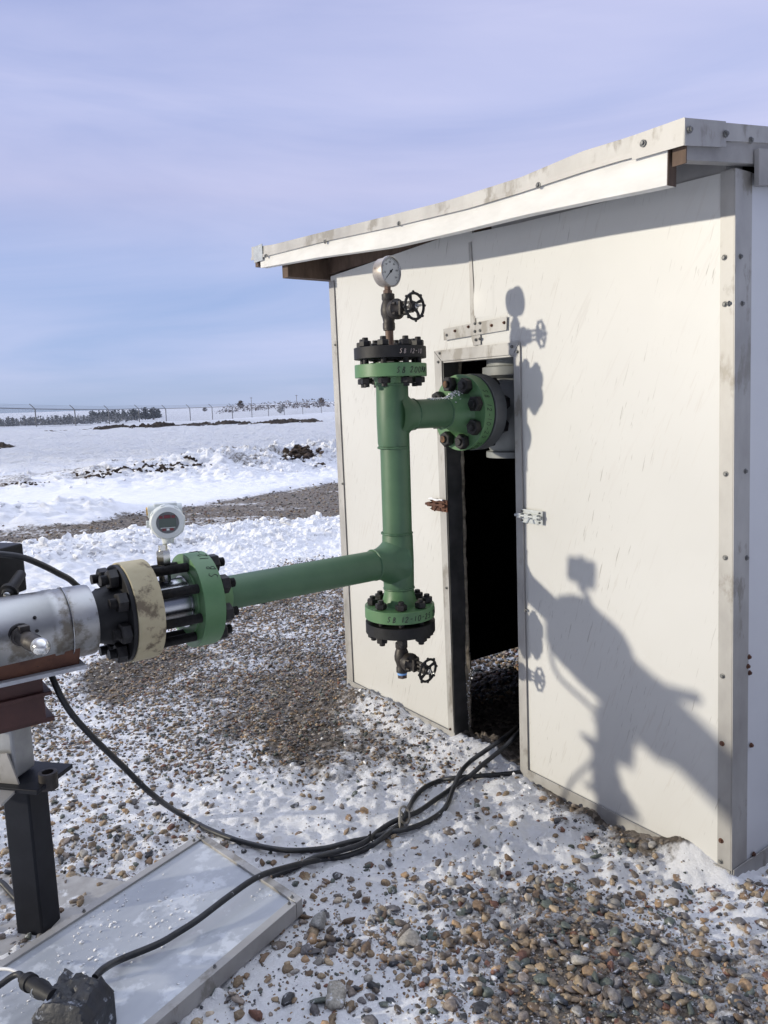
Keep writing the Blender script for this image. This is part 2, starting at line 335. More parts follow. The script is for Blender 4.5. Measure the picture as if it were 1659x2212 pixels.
ROAD = [(-900, 1208), (0, 1194), (140, 1180), (260, 1156), (420, 1146), (600, 1138), (760, 1130), (1100, 1105), (1100, 1010), (760, 1032), (600, 1058), (440, 1082), (330, 1100), (180, 1128), (0, 1142), (-900, 1150)]
GRAV1 = [(180, 1500), (260, 1400), (420, 1320), (520, 1262), (640, 1225), (900, 1195), (900, 1500), (770, 1490), (680, 1530), (600, 1590), (420, 1650), (250, 1590)]   # dense gravel behind the pipe
GRAV1B = [(-300, 1480), (180, 1430), (250, 1560), (400, 1650), (420, 1760), (380, 1830), (200, 1960), (0, 2070), (-300, 2150)]
BARE = [(150, 1500), (200, 1425), (340, 1395), (440, 1420), (330, 1480), (240, 1530)]
GRAV2 = [(330, 2400), (470, 2140), (630, 1975), (700, 1890), (800, 1880), (930, 1880), (1100, 1905), (1280, 1890), (1400, 1935), (1560, 1965), (2000, 1900), (2400, 2400)]
GRAV3 = [(640, 1900), (700, 1835), (800, 1828), (870, 1850), (880, 1900), (790, 1950), (660, 1960)]
DENSER = [(1020, 1945), (1250, 1920), (1400, 1950), (1659, 2000), (2200, 2050), (2300, 2400), (900, 2400)]
DIRTY = [(560, 1570), (640, 1490), (760, 1500), (880, 1590), (1000, 1640), (900, 1690), (700, 1690), (600, 1650)]
DIRTY2 = [(1150, 1690), (1250, 1700), (1500, 1850), (1400, 1870), (1250, 1820), (1180, 1760)]
SHADEG = [(1600, 1960), (1700, 1830), (2400, 1700), (2400, 2000)]

def bank(X, Y, px, width, height):
    """a windrow of ploughed snow following a line on the ground"""
    P = np.array([onz(x, y)[:2] for x, y in px]); d2 = np.full(X.shape, 1e12)
    for i in range(len(P) - 1):
        ax, ay = P[i]; ex, ey = P[i + 1] - P[i]; t = np.clip(((X - ax) * ex + (Y - ay) * ey) / (ex * ex + ey * ey), 0, 1)
        d2 = np.minimum(d2, (X - ax - t * ex) ** 2 + (Y - ay - t * ey) ** 2)
    return height * np.exp(-(d2 / width ** 2))
BANK_NEAR = [(-300, 1240), (100, 1215), (260, 1185), (400, 1172), (560, 1165), (760, 1150), (1200, 1130)]
BANK_MID = [(-500, 1058), (0, 1050), (150, 1042), (300, 1034), (450, 1026), (560, 1012), (680, 1002), (760, 996), (1200, 975)]
BANK_LEFT = [(-400, 1140), (-60, 1130), (50, 1122), (160, 1112)]

def dens(X, Y):
    g1 = pm(X, Y, GRAV1, .30); g1b = pm(X, Y, GRAV1B, .30); g2 = pm(X, Y, GRAV2, .20); g3 = pm(X, Y, GRAV3, .10); dn = pm(X, Y, DENSER, .30)
    dirt = pm(X, Y, DIRTY, .30); d2 = pm(X, Y, DIRTY2, .06); sh = pm(X, Y, SHADEG, .05)
    clump = sst(.38, .62, fbm(X * 3.1, Y * 3.1, 31, 4))
    d = (.05 + .10 * clump) * (1 - sst(5.5, 6.8, Y)) + g1 * (.60 + .60 * clump) + g1b * (.34 + .62 * clump) + g2 * (.24 + .78 * clump + .50 * dn) + g3 * .35 * clump + dirt * (.22 + .35 * clump) + d2 * .3 + sh * 1.2
    return d, g1, g1b, g2, dirt, d2, dn
def shedcoord(X, Y):
    return (X - A0[0]) * WD[0] + (Y - A0[1]) * WD[1], (X - A0[0]) * ND[0] + (Y - A0[1]) * ND[1]

LAST = []
def height(X, Y):
    r = np.sqrt(X * X + Y * Y)
    near = 1 - sst(9, 14, Y)
    h = near * (.020 * (fbm(X * 1.3, Y * 1.3, 1, 3) - .5) + .012 * (fbm(X * 6, Y * 6, 5, 4) - .5))
    d, g1, g1b, g2, dirt, d2, dn = LAST.pop() if LAST else dens(X, Y)
    bare = np.clip(g1 + g2 + .5 * g1b, 0, 1)
    rough = (1 - .6 * bare) * near
    ch = fbm(X * 17, Y * 17, 9, 4, .6)
    h = h + rough * (.046 * (ch - .5) + .034 * np.abs(fbm(X * 30, Y * 30, 19, 3) - .5) * 2 * sst(.4, .6, fbm(X * 2, Y * 2, 23, 3)))
    road = pm(X, Y, ROAD, .25)
    lump = .62 + .6 * np.abs(fbm(X * .9, Y * .9, 41, 5, .6) - .5) * 2 + .5 * (fbm(X * 3.5, Y * 3.5, 43, 4, .6) - .5)
    bn = bank(X, Y, BANK_NEAR, 1.0, .17) * lump; bm = bank(X, Y, BANK_MID, 2.4, .62) * lump * (.30 + .70 * sst(-8.5, -4, X)) * (1 - road); bl = bank(X, Y, BANK_LEFT, .8, .3) * lump
    chunk = np.abs(fbm(X * 5, Y * 5, 61, 5, .62) - .5) * 2
    h = h + bn + bm + bl + chunk * (.09 * sst(.02, .12, bn) + .13 * sst(.05, .4, bm) + .12 * sst(.05, .2, bl))
    h = h - road * .05 + road * .018 * (fbm(X * 4, Y * 4, 71, 4) - .5)
    # drifts against the shed
    s, dd = shedcoord(X, Y)
    h = h + .055 * np.exp(-((s - 1.95) / .35) ** 2 - ((dd - .06) / .10) ** 2) + .075 * np.exp(-((s - .14) / .16) ** 2 - ((dd + .0) / .06) ** 2)
    h = h + .06 * np.exp(-((s - 1.2) / .22) ** 2 - ((dd - .02) / .16) ** 2)
    # sunken floor inside the shed, open gravel at its back
    ins = sst(.0, .05, -dd - .10) * sst(-.02, .06, s - .02) * sst(-.02, .06, LEN - s)
    h = h - ins * .12 * (1 - sst(2.3, 2.4, -dd))
    # washed-out hollow under the far wall
    hol = sst(LEN - .50, LEN - .25, s) * (1 - sst(LEN + .5, LEN + 1.1, s)) * sst(.45, .8, -dd) * (1 - sst(2.1, 2.5, -dd))
    h = h * (1 - hol) - .165 * hol
    # smooth snow field, low berm of scraped soil before the fence, falling land beyond
    h = h + .36 * np.exp(-(((Y - (62 + X * -.1)) / 7) ** 2)) * (.7 + .6 * (fbm(X * .07, Y * .07, 81, 3))) * sst(25, 45, Y)
    h = h + (.22 * (fbm(X * .25, Y * .5, 85, 5) - .5) + .20 * (fbm(X * .9, Y * 1.8, 89, 5, .55) - .5)) * sst(13, 22, Y)
    rightrise = sst(-.26, -.10, X / np.maximum(Y, 1))
    h = h - (3.3 * (1 - .7 * rightrise)) * sst(80, 230, Y) + sst(330, 2600, Y) * (3.6 + 1.6 * rightrise) 
    h = h + (fbm(X * .004, Y * .004, 87, 4) - .5) * 4 * sst(400, 1000, Y) * (1 - sst(1500, 3000, Y))
    return h

def growing(a, b, step0, g):
    out = [a]; st = step0
    while out[-1] < b: out.append(out[-1] + st); st *= g
    return out
ys = list(np.arange(1.05, 4.6, .009)); y = ys[-1]
while y < 4500:
    k = .0022 if y < 30 else (.006 if y < 90 else .03); y += max(.009, k * y if y > 5 else .010); ys.append(y)
ys = [-60, -20, -8, -3, -1, 0, .5, .9] + ys
xr = list(np.arange(-1.9, 1.9, .0095)); pos = growing(xr[-1], 4500, .0097, 1.022)[1:]; neg = growing(1.9, 4500, .0097, 1.016)[1:]
xs = sorted([-v for v in neg]) + xr + pos
xs = np.array(xs); ys = np.array(ys); nx, ny = len(xs), len(ys)
X, Y = np.meshgrid(xs, ys); Xf, Yf = X.ravel(), Y.ravel()
dd_, g1, g1b, g2, dirt, d2_, dn = dens(Xf, Yf); LAST.append((dd_, g1, g1b, g2, dirt, d2_, dn))
Hh = height(Xf, Yf)
road = pm(Xf, Yf, ROAD, .25); bare = pm(Xf, Yf, BARE, .12)
s_, dw = shedcoord(Xf, Yf)
snow = 1 - road * (.88 - .20 * sst(.50, .66, fbm(Xf * .6, Yf * 2.0, 137, 4))) - bare * .75 - g1 * .52 - g2 * .22 - g1b * .02 - dirt * .55 - d2_ * .6 - dn * .40
bmv = bank(Xf, Yf, BANK_MID, 2.6, .62)
snow -= .42 * sst(.15, .45, bmv) * sst(.48, .62, fbm(Xf * .7, Yf * 1.4, 131, 4)) + .16 * sst(.1, .4, bmv)
snow -= sst(0, .05, -dw) * (s_ > 0) * (s_ < LEN) * (dw > -2.4) * 1.2
snow -= .9 * np.exp(-((s_ - .55) / .3) ** 2 - ((dw + .02) / .05) ** 2)
snow -= .16 * sst(.48, .68, fbm(Xf * 2.2, Yf * 2.2, 133, 4)) * (1 - sst(7, 12, Yf))
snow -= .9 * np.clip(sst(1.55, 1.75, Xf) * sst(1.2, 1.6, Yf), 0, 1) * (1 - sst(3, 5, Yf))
snow = np.clip(snow, 0, 1)
me = bpy.data.meshes.new('ground')
me.vertices.add(nx * ny); me.vertices.foreach_set('co', np.stack([Xf, Yf, Hh], 1).astype(np.float32).ravel())
idx = np.arange(nx * ny).reshape(ny, nx)
q = np.stack([idx[:-1, :-1], idx[:-1, 1:], idx[1:, 1:], idx[1:, :-1]], -1).reshape(-1, 4)
me.loops.add(q.size); me.loops.foreach_set('vertex_index', q.ravel().astype(np.int32))
me.polygons.add(len(q)); me.polygons.foreach_set('loop_start', np.arange(0, q.size, 4, dtype=np.int32)); me.polygons.foreach_set('use_smooth', np.ones(len(q), bool))
me.update(calc_edges=True)
at_ = me.attributes.new('snow', 'FLOAT', 'POINT'); at_.data.foreach_set('value', snow.astype(np.float32))
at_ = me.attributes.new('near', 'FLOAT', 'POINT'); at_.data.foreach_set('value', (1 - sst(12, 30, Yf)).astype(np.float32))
gm, n, l, p = M('snow_over_gravel')
tc = n.new('ShaderNodeTexCoord'); sa = n.new('ShaderNodeAttribute'); sa.attribute_name = 'snow'; na = n.new('ShaderNodeAttribute'); na.attribute_name = 'near'
def tex(scale, detail=5, rough=.6, kind='ShaderNodeTexNoise'):
    t = n.new(kind); t.inputs['Scale'].default_value = scale
    if kind == 'ShaderNodeTexNoise': t.inputs['Detail'].default_value = detail; t.inputs['Roughness'].default_value = rough
    l.new(tc.outputs['Object'], t.inputs['Vector']); return t
def math_(op, a, b):
    t = n.new('ShaderNodeMath'); t.operation = op
    for i, v in enumerate((a, b)):
        if isinstance(v, (int, float)): t.inputs[i].default_value = v
        else: l.new(v, t.inputs[i])
    return t.outputs[0]
def ramp(src, stops):
    t = n.new('ShaderNodeValToRGB'); c = t.color_ramp
    c.elements[0].position = stops[0][0]; c.elements[0].color = (*stops[0][1], 1); c.elements[1].position = stops[-1][0]; c.elements[1].color = (*stops[-1][1], 1)
    for s in stops[1:-1]: e = c.elements.new(s[0]); e.color = (*s[1], 1)
    l.new(src, t.inputs['Fac']); return t.outputs['Color']
def mix(f, a, b):
    t = n.new('ShaderNodeMixRGB')
    if isinstance(f, (int, float)): t.inputs['Fac'].default_value = f
    else: l.new(f, t.inputs['Fac'])
    for i, v in ((1, a), (2, b)):
        if isinstance(v, tuple): t.inputs[i].default_value = (*v, 1)
        else: l.new(v, t.inputs[i])
    return t.outputs['Color']
t1 = tex(14, 8, .72); t2 = tex(1.1, 6, .6); vor = tex(46, kind='ShaderNodeTexVoronoi')
thr = math_('ADD', math_('MULTIPLY', t1.outputs['Fac'], .75), math_('MULTIPLY', t2.outputs['Fac'], .25))
cov = math_('SUBTRACT', math_('ADD', math_('MULTIPLY', sa.outputs['Fac'], .62), .06), math_('SUBTRACT', thr, .20))
# cov > 0 : snow
covr = ramp(math_('ADD', math_('MULTIPLY', cov, 3.2), .5), [(.25, (0, 0, 0)), (.75, (1, 1, 1))])
grit = ramp(vor.outputs['Color'], [(0, (.04, .034, .028)), (.35, (.12, .098, .078)), (.6, (.19, .165, .14)), (.85, (.28, .235, .19)), (1, (.15, .14, .13))])
snowc = ramp(tex(5, 6, .7).outputs['Fac'], [(.3, (.80, .805, .83)), (.6, (.90, .905, .92))])
snowc = mix(math_('MULTIPLY', math_('SUBTRACT', 1.0, na.outputs['Fac']), .9), snowc, (.71, .735, .80))  # blue shading of the distant snow put into its colour
dirtc = mix(ramp(tex(22, 6, .8).outputs['Fac'], [(.46, (0, 0, 0)), (.74, (.6, .6, .6))]), snowc, (.36, .33, .30))
dfac = math_('MULTIPLY', math_('SUBTRACT', 1.0, sa.outputs['Fac']), 1.15)
snow_all = mix(math_('MINIMUM', math_('MAXIMUM', dfac, .04), 1.0), snowc, dirtc)
l.new(mix(covr, grit, snow_all), p.inputs['Base Color']); p.inputs['Roughness'].default_value = .65; p.inputs['Specular IOR Level'].default_value = .25
b1 = n.new('ShaderNodeBump'); b1.inputs['Distance'].default_value = .022; b1.inputs['Strength'].default_value = .8; l.new(tex(46, 9, .8).outputs['Fac'], b1.inputs['Height'])
b2 = n.new('ShaderNodeBump'); b2.inputs['Distance'].default_value = .012; b2.inputs['Strength'].default_value = .6
l.new(math_('MULTIPLY', math_('SUBTRACT', 1.0, covr), vor.outputs['Distance']), b2.inputs['Height']); b2.invert = True; l.new(b1.outputs['Normal'], b2.inputs['Normal'])
b3 = n.new('ShaderNodeBump'); b3.inputs['Distance'].default_value = .60; b3.inputs['Strength'].default_value = 1.0; l.new(math_('MULTIPLY', tex(2.2, 6, .65).outputs['Fac'], math_('SUBTRACT', 1.0, na.outputs['Fac'])), b3.inputs['Height']); l.new(b2.outputs['Normal'], b3.inputs['Normal'])
l.new(b3.outputs['Normal'], p.inputs['Normal'])
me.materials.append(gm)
ground = bpy.data.objects.new('ground', me); col.objects.link(ground); tag(ground, kind='structure')

# ------------------------------------------------------------------ loose stones, clods and soil: scattered masses
def ico(sub):
    import bmesh
    bm = bmesh.new(); bmesh.ops.create_icosphere(bm, subdivisions=sub, radius=1.0)
    v = np.array([x.co[:] for x in bm.verts]); f = np.array([[x.index for x in q.verts] for q in bm.faces]); bm.free(); return v, f
ICO1, ICO2, ICO3 = ico(1), ico(2), ico(3)
def variants(base, k, rough, seed, chip=0):
    r = np.random.default_rng(seed); v, f = base; out = []
    for _ in range(k):
        a = v.copy(); m = 1 + rough * sum(np.sin(v @ (r.normal(size=3) * fr) + r.uniform(0, 6)) / fr for fr in (1.6, 2.4, 3.6, 5.5))
        a = v * m[:, None]
        for _c in range(chip):
            dn_ = nrm(r.normal(size=3)); lim = r.uniform(.38, .80); ex = np.maximum(a @ dn_ - lim, 0); a = a - ex[:, None] * dn_ * .9
        out.append(a)
    return out, f
def scatter(name, P, size, colr, base, mat, seed=1, rough=.40, chip=5, flat=(.45, .8), sink=.3, kind='stuff', label=None, cat=None, smooth=True):
    r = np.random.default_rng(seed); n_ = len(P); vs, f = variants(base, 14, rough, seed, chip); nv = len(vs[0])
    allv = np.empty((n_, nv, 3), np.float32); pick = r.integers(0, 14, n_)
    yaw = r.uniform(0, 2 * np.pi, n_); tx_, ty_ = r.normal(0, .3, n_), r.normal(0, .3, n_)
    fl = r.uniform(flat[0], flat[1], n_); el = r.uniform(.62, .95, n_)
    VV = np.array(vs)[pick]; VV = VV * np.stack([np.ones(n_), el, fl], 1)[:, None, :]
    def rot(v, i, j, a):
        c, s = np.cos(a)[:, None], np.sin(a)[:, None]; x, y_ = v[..., i].copy(), v[..., j].copy(); v[..., i] = x * c - y_ * s; v[..., j] = x * s + y_ * c
    rot(VV, 1, 2, tx_); rot(VV, 0, 2, ty_); rot(VV, 0, 1, yaw)
    allv = VV * size[:, None, None] + P[:, None, :]; allv[..., 2] += (size * fl * (1 - 2 * sink) * .9)[:, None]
    F = (f[None] + (np.arange(n_) * nv)[:, None, None]).reshape(-1, 3)
    m_ = bpy.data.meshes.new(name); m_.vertices.add(n_ * nv); m_.vertices.foreach_set('co', allv.astype(np.float32).ravel())
    m_.loops.add(F.size); m_.loops.foreach_set('vertex_index', F.ravel().astype(np.int32)); m_.polygons.add(len(F))
    m_.polygons.foreach_set('loop_start', np.arange(0, F.size, 3, dtype=np.int32)); m_.polygons.foreach_set('use_smooth', np.full(len(F), smooth)); m_.update(calc_edges=True)
    c4 = np.ones((n_, nv, 4), np.float32); c4[..., :3] = colr[:, None, :]
    ca = m_.attributes.new('col', 'FLOAT_COLOR', 'POINT'); ca.data.foreach_set('color', c4.ravel()); m_.materials.append(mat)
    o = bpy.data.objects.new(name, m_); col.objects.link(o); tag(o, label, cat, kind=kind); return o
PAL = .86 * np.array([(.25, .185, .12), (.34, .26, .17), (.19, .13, .085), (.14, .115, .095), (.07, .07, .075), (.10, .115, .10), (.30, .28, .25), (.42, .35, .27), (.17, .085, .06), (.16, .15, .15), (.24, .20, .17), (.055, .06, .07), (.36, .24, .14)])
PW = np.array([13, 10, 10, 12, 7, 9, 6, 4, 5, 10, 10, 5, 5.]); PW /= PW.sum()
def stones(x0, x1, y0, y1, per_m2, r):
    n_ = int((x1 - x0) * (y1 - y0) * per_m2); x = r.uniform(x0, x1, n_); y_ = r.uniform(y0, y1, n_)
    D = dens(x, y_)[0]; s, dd = shedcoord(x, y_)
    u_, v_ = proj(x, y_, 0)
    vis = (u_ > -120) & (u_ < 1800) & (v_ < 2330)
    inshed = (dd < .03) & (dd > -2.45) & (s > -.03) & (s < LEN + .03)
    keep = (r.random(n_) < D * .8) & vis & ~inshed
    x, y_ = x[keep], y_[keep]; return x, y_
r = np.random.default_rng(3)
def pebbles(name, box, per, smin, smax, base, seed, lab, pw=2.2, dark=1.0):
    r = np.random.default_rng(seed); x, y_ = stones(*box, per, r); n_ = len(x)
    d, g1_, g1b_, g2_, *_ = dens(x, y_)
    sz = smin + (smax - smin) * r.random(n_) ** pw; sz *= np.where(g2_ > .5, 1.08, .95)
    c = PAL[r.choice(len(PAL), n_, p=PW)] * r.uniform(.75, 1.35, n_)[:, None] * dark
    P = np.stack([x, y_, height(x, y_)], 1)
    scatter(name, P, sz, c, base, stonem, seed, flat=(.32, .68), sink=.30, label=lab, cat='gravel'); return n_
pebbles('gravel', (-2.6, 2.6, 1.25, 3.0), 5200, .0040, .024, ICO2, 11, 'mixed brown and grey pebbles poking out of thin snow in the foreground', 3.6)
pebbles('gravel', (-3.2, 2.9, 3.0, 5.2), 7000, .0045, .017, ICO1, 12, 'band of brown gravel left of the shed and behind the pipe', 1.9)
pebbles('gravel', (-4.5, 1.0, 5.2, 8.5), 4800, .007, .018, ICO1, 13, 'fine brown gravel fading into snow farther back', 1.6)
pebbles('gravel', (-1.4, 2.6, 1.25, 2.9), 4500, .002, .0065, ICO1, 14, 'fine chips and grit scattered between the foreground pebbles', 1.5)
# gravel mound seen through the gap under the far wall
r = np.random.default_rng(21); n_ = 2600; ss = r.uniform(LEN - .5, LEN + .5, n_); dd = -r.uniform(.6, 2.2, n_)
P = np.array([W(a, 0, b) for a, b in zip(ss, dd)]); P[:, 2] = height(P[:, 0], P[:, 1]) + .004
scatter('gravel', P, r.uniform(.010, .024, n_), PAL[r.choice(len(PAL), n_, p=PW)] * 1.2, ICO1, stonem, 22, label='sunlit pebbles glimpsed through the gap at the foot of the far shed wall', cat='gravel')
# coarse grit on the scraped track
r = np.random.default_rng(25); n_ = 9000; x = r.uniform(-9, 1.0, n_); y_ = r.uniform(7.5, 20, n_); k = (pm(x, y_, ROAD, .25) > .5); x, y_ = x[k], y_[k]
scatter('track_grit', np.stack([x, y_, height(x, y_)], 1), r.uniform(.012, .04, len(x)), PAL[r.choice(len(PAL), len(x), p=PW)] * .8, ICO1, stonem, 26, flat=(.25, .5), label='frozen clods and grit on the bare gravel track', cat='gravel')
# snow clods
def clods(box, nn, smin, smax, seed, msk, lab, base=ICO1):
    r = np.random.default_rng(seed); x = r.uniform(box[0], box[1], nn); y_ = r.uniform(box[2], box[3], nn); k = r.random(nn) < msk(x, y_); x, y_ = x[k], y_[k]
    s, dd = shedcoord(x, y_); k = ~((dd < .02) & (dd > -2.5) & (s > -.05) & (s < LEN + .05)); x, y_ = x[k], y_[k]
    sz = smin + (smax - smin) * r.random(len(x)) ** 3
    scatter('snow_clods', np.stack([x, y_, height(x, y_)], 1), sz, np.ones((len(x), 3)) * r.uniform(.72, .86, len(x))[:, None] * np.array([.985, .99, 1.0]), base, clodm, seed, flat=(.4, .9), sink=.35, label=lab, cat='snow', smooth=False)
clods((-3, 2.2, 1.4, 6), 26000, .003, .014, 51, lambda x, y: np.clip(.75 - dens(x, y)[0], 0, 1) * sst(.42, .6, fbm(x * 2.4, y * 2.4, 23, 3)), 'crumbs of broken snow trodden around the shed door', ICO1)
clods((-7, 1.2, 6.8, 11.5), 5000, .015, .075, 52, lambda x, y: sst(.05, .15, bank(x, y, BANK_NEAR, 1.0, .17)) * (1 - pm(x, y, ROAD, .25)) * sst(.35, .6, fbm(x, y, 99, 3)), 'lumps of ploughed snow in the nearer bank')
clods((-14, 1, 9, 30), 4200, .02, .11, 53, lambda x, y: (sst(.15, .5, bank(x, y, BANK_MID, 2.6, .62)) * .8 + sst(.05, .25, bank(x, y, BANK_LEFT, .8, .3))) * (1 - pm(x, y, ROAD, .25)), 'lumps of ploughed snow along the farther bank')
def hit(u, v):      # where a line of sight meets the terrain
    d = ray(u, v); ts = np.geomspace(6, 90, 260) / FOC; P_ = CAM[None] + d[None] * ts[:, None]; hh_ = height(P_[:, 0], P_[:, 1]); k = int(np.argmax(P_[:, 2] < hh_)); return P_[k if k else -1]
# frozen soil clumps: in the far bank and along the berm before the fence
r = np.random.default_rng(61); pts = []; szs = []
for (cx, cy, wx, wy, nn, s0, s1) in ((655, 983, 26, 9, 260, .05, .20), (628, 992, 18, 6, 60, .04, .12), (205, 1030, 30, 4, 60, .03, .11), (250, 1022, 30, 3, 40, .03, .12), (310, 1018, 60, 4, 90, .03, .10), (360, 1012, 50, 4, 90, .03, .11), (420, 1006, 25, 3, 60, .03, .11), (60, 1047, 40, 3, 50, .03, .10), (690, 1008, 12, 4, 20, .04, .12)):
    for _ in range(nn):
        u, v = r.normal(cx, wx * .5), r.normal(cy, wy * .5); q_ = hit(u, v); pts.append((q_[0], q_[1], float(height(np.array([q_[0]]), np.array([q_[1]]))[0]))); szs.append(.62 * (s0 + (s1 - s0) * r.random() ** 2))
scatter('soil_clods', np.array(pts), np.array(szs), np.array([(.055, .042, .034)]) * r.uniform(.6, 1.6, len(pts))[:, None], ICO1, soilm, 62, rough=.5, label='dark frozen soil clods mixed into the farther snow bank', cat='soil', smooth=False)
SP = [('long dark soil heap under the tallest lump of the berm by the fence', (325, 916), 34, 260, .42), ('dark soil heap on the berm left of the tallest one', (240, 926), 26, 130, .3), ('flat dark soil streak on the berm, between two tall heaps', (380, 914), 18, 60, .22), ('dark soil heap right of the berm middle', (425, 910), 18, 70, .26), ('broad dark soil heap spilling down the berm', (495, 906), 34, 200, .34), ('longest dark soil heap near the right end of the berm', (590, 897), 34, 190, .36), ('small far soil heap beside the shed wall', (668, 890), 22, 70, .25), ('dark soil clump at the left edge of the photo below the fence', (5, 962), 14, 70, .3), ('thin soil streak under the first fence posts', (160, 933), 40, 50, .16)]
for k, (lab, (cx, cy), wx, nn, s1) in enumerate(SP):
    Zd = 58 if cy < 950 else 34; c_ = at(cx, cy, Zd); Lx = 1.35 * wx * Zd / FOC; Ly = 1.1 if nn > 60 else .6; hh_ = s1 * 1.05
    nu, nv_ = 110, 30; U, VV_ = np.meshgrid(np.linspace(-1.25, 1.25, nu), np.linspace(-1.3, 1.3, nv_)); U, VV_ = U.ravel(), VV_.ravel()
    X_ = c_[0] + U * Lx; Y_ = c_[1] + VV_ * Ly + U * Lx * .25
    prof_ = np.clip(.62 - .6 * U ** 2 - .6 * VV_ ** 2 + 2.6 * (fbm(X_ * .8, Y_ * 1.6, 200 + k, 5, .62) - .5), 0, 1) ** .7
    Z_ = height(X_, Y_) - .10 + prof_ * (hh_ * (.25 + 1.3 * fbm(X_ * 1.7, Y_ * 1.7, 300 + k, 5, .65)))
    m_ = MB(); m_.add(np.stack([X_, Y_, Z_], 1), [(a * nu + b, a * nu + b + 1, (a + 1) * nu + b + 1, (a + 1) * nu + b) for a in range(nv_ - 1) for b in range(nu - 1)])
    o = m_.build('soil_heap', soilh, None, smooth=False); tag(o, lab, 'soil heap', 'dark soil heaps scraped up before the fence')
# big single stones
for k, (u, v, sz, c, lab) in enumerate(((1071, 1893, .032, (.17, .165, .155), 'speckled dark grey granite cobble in rough snow, centre foreground'), (690, 1995, .034, (.25, .245, .23), 'smooth pale grey flat cobble near the fallen panel corner'),
        (1545, 1930, .020, (.33, .29, .23), 'tan cobble with a snow cap below the shed corner'), (318, 1638, .022, (.12, .12, .10), 'round dark stone alone on snow left of the cables'), (455, 1665, .022, (.16, .155, .13), 'grey green stone alone on snow above the long cable'),
        (880, 2035, .036, (.28, .26, .23), 'large pale angular cobble left of centre foreground'), (725, 2160, .038, (.30, .28, .24), 'pale cobble at the bottom edge below the panel'), (1130, 2030, .026, (.3, .22, .14), 'tan wedge shaped cobble in the middle of the gravel'))):
    q_ = onz(u, v, .01); scatter('cobble', np.array([(q_[0], q_[1], float(height(q_[:1], q_[1:2])[0]))]), np.array([sz]), np.array([c]), ICO3, stonem, 90 + k, rough=.3, chip=6, sink=.2, kind='', label=lab, cat='stone')['group'] = 'larger single stones among the gravel'

exec_more = True
# ------------------------------------------------------------------ shed
shed = empty('shed', A0, 'white sheet metal shed with flat overhanging roof and an open narrow doorway', 'shed')
def quad_prism(name, pts_sz, d0, d1, mat, parent=shed, bevel=0.0, **kw):     # outline in wall (s,z), from depth d0 to d1
    o = MB().prism([W(s, z, d0) for s, z in pts_sz], ND * (d1 - d0)).build(name, mat, parent, smooth=False, bevel=bevel, **kw); return o
DR0, DR1 = (.925, 0.0), (.968, 1.765)      # doorway right edge
DL0, DL1 = (1.378, 0.0), (1.408, 1.765)    # doorway left edge
quad_prism('wall_panel', [(0, 0), DR0, DR1, (1.190, 1.765), (1.214, 2.275), (.95, 2.262), (.068, 2.24)], -.045, 0, wallm)
quad_prism('wall_panel', [DL0, (2.300, 0), (2.325, 2.262), (1.216, 2.298), (1.192, 1.765), DL1], -.045, -.0035, wallm)
quad_prism('wall_backing', [(0.02, 0), (DR0[0] - .002, 0), (DR1[0] - .002, 1.767), (1.19, 1.767), (1.21, 2.23), (.08, 2.23)], -.07, -.046, inner)
quad_prism('wall_backing', [(DL0[0] + .002, 0), (2.28, 0), (2.30, 2.23), (1.213, 2.23), (1.191, 1.767), (DL1[0] + .002, 1.767)], -.07, -.046, inner)
# side, back and far walls
def wall_slab(name, p, q, t, z1, mat, dz=0): 
    d = nrm(q - p); nn = np.cross(d, UP); return MB().prism([p + UP * dz, q + UP * dz, q + UP * z1, p + UP * z1], nn * t).build(name, mat, shed, smooth=False)
MB().prism([W(0, 0, -.0), W(0, 0, -DEEP), W(.05, 2.32, -DEEP), W(.068, 2.24, -.0)], WD * .04).build('side_wall', panelwhite, shed, smooth=False)
MB().prism([W(.0405, 0, -.0705), W(.0405, 0, -DEEP), W(.10, 2.24, -DEEP), W(.11, 2.23, -.0705)], WD * .02).build('wall_backing', inner, shed, smooth=False)
def far_(x, y): q = onplane(x, y, A0 + WD * (LEN - .04), WD); return float((q - A0) @ ND), float(q[2])
MB().prism([W(LEN - .04, -.045, -.07), W(LEN - .04, -.045, -DEEP), W(LEN - .02, 2.26, -DEEP), W(LEN - .015, 2.26, -.07)], WD * .04).build('side_wall', inner, shed, smooth=False)
quad_prism('back_wall', [(0, 0), (LEN, 0), (LEN + .02, 2.26), (.05, 2.26)], -DEEP - .04, -DEEP - .001, inner)
# roof
top_px = [(543.6, 533.7), (588.6, 529), (711, 498), (840.6, 466), (963, 435), (1128, 382.5), (1256, 328), (1365, 294.6), (1480, 254)]
mid_px = [(545, 563), (578, 553.5), (702, 522), (860, 488), (1017, 450), (1128, 416.5), (1265.6, 371), (1366, 341), (1440, 326)]
bot_px = [(562.7, 578.6), (686, 556), (840.6, 534), (988, 500), (1128, 465), (1294, 430), (1425.6, 404)]
OH = .285
topP = [S(x, y, OH) for x, y in top_px]; midP = [S(x, y, OH) for x, y in mid_px]; botP = [S(x, y, OH) for x, y in bot_px]
def interp(P, s): P = sorted(P); return float(np.interp(s, [a for a, b in P], [b for a, b in P]))
ss = np.linspace(.052, topP[0][0], 26)
m = MB()
for i in range(len(ss) - 1):
    a, b = ss[i], ss[i + 1]
    za, zb = interp(topP, a), interp(topP, b)
    m.prism([W(a, za - .012, OH - .004), W(b, zb - .012, OH - .004), W(b, zb - .026, OH - .004), W(a, za - .026, OH - .004)], -ND * (DEEP + OH + .12))
m.build('roof', inner, shed, smooth=False)
m = MB(); pts = []
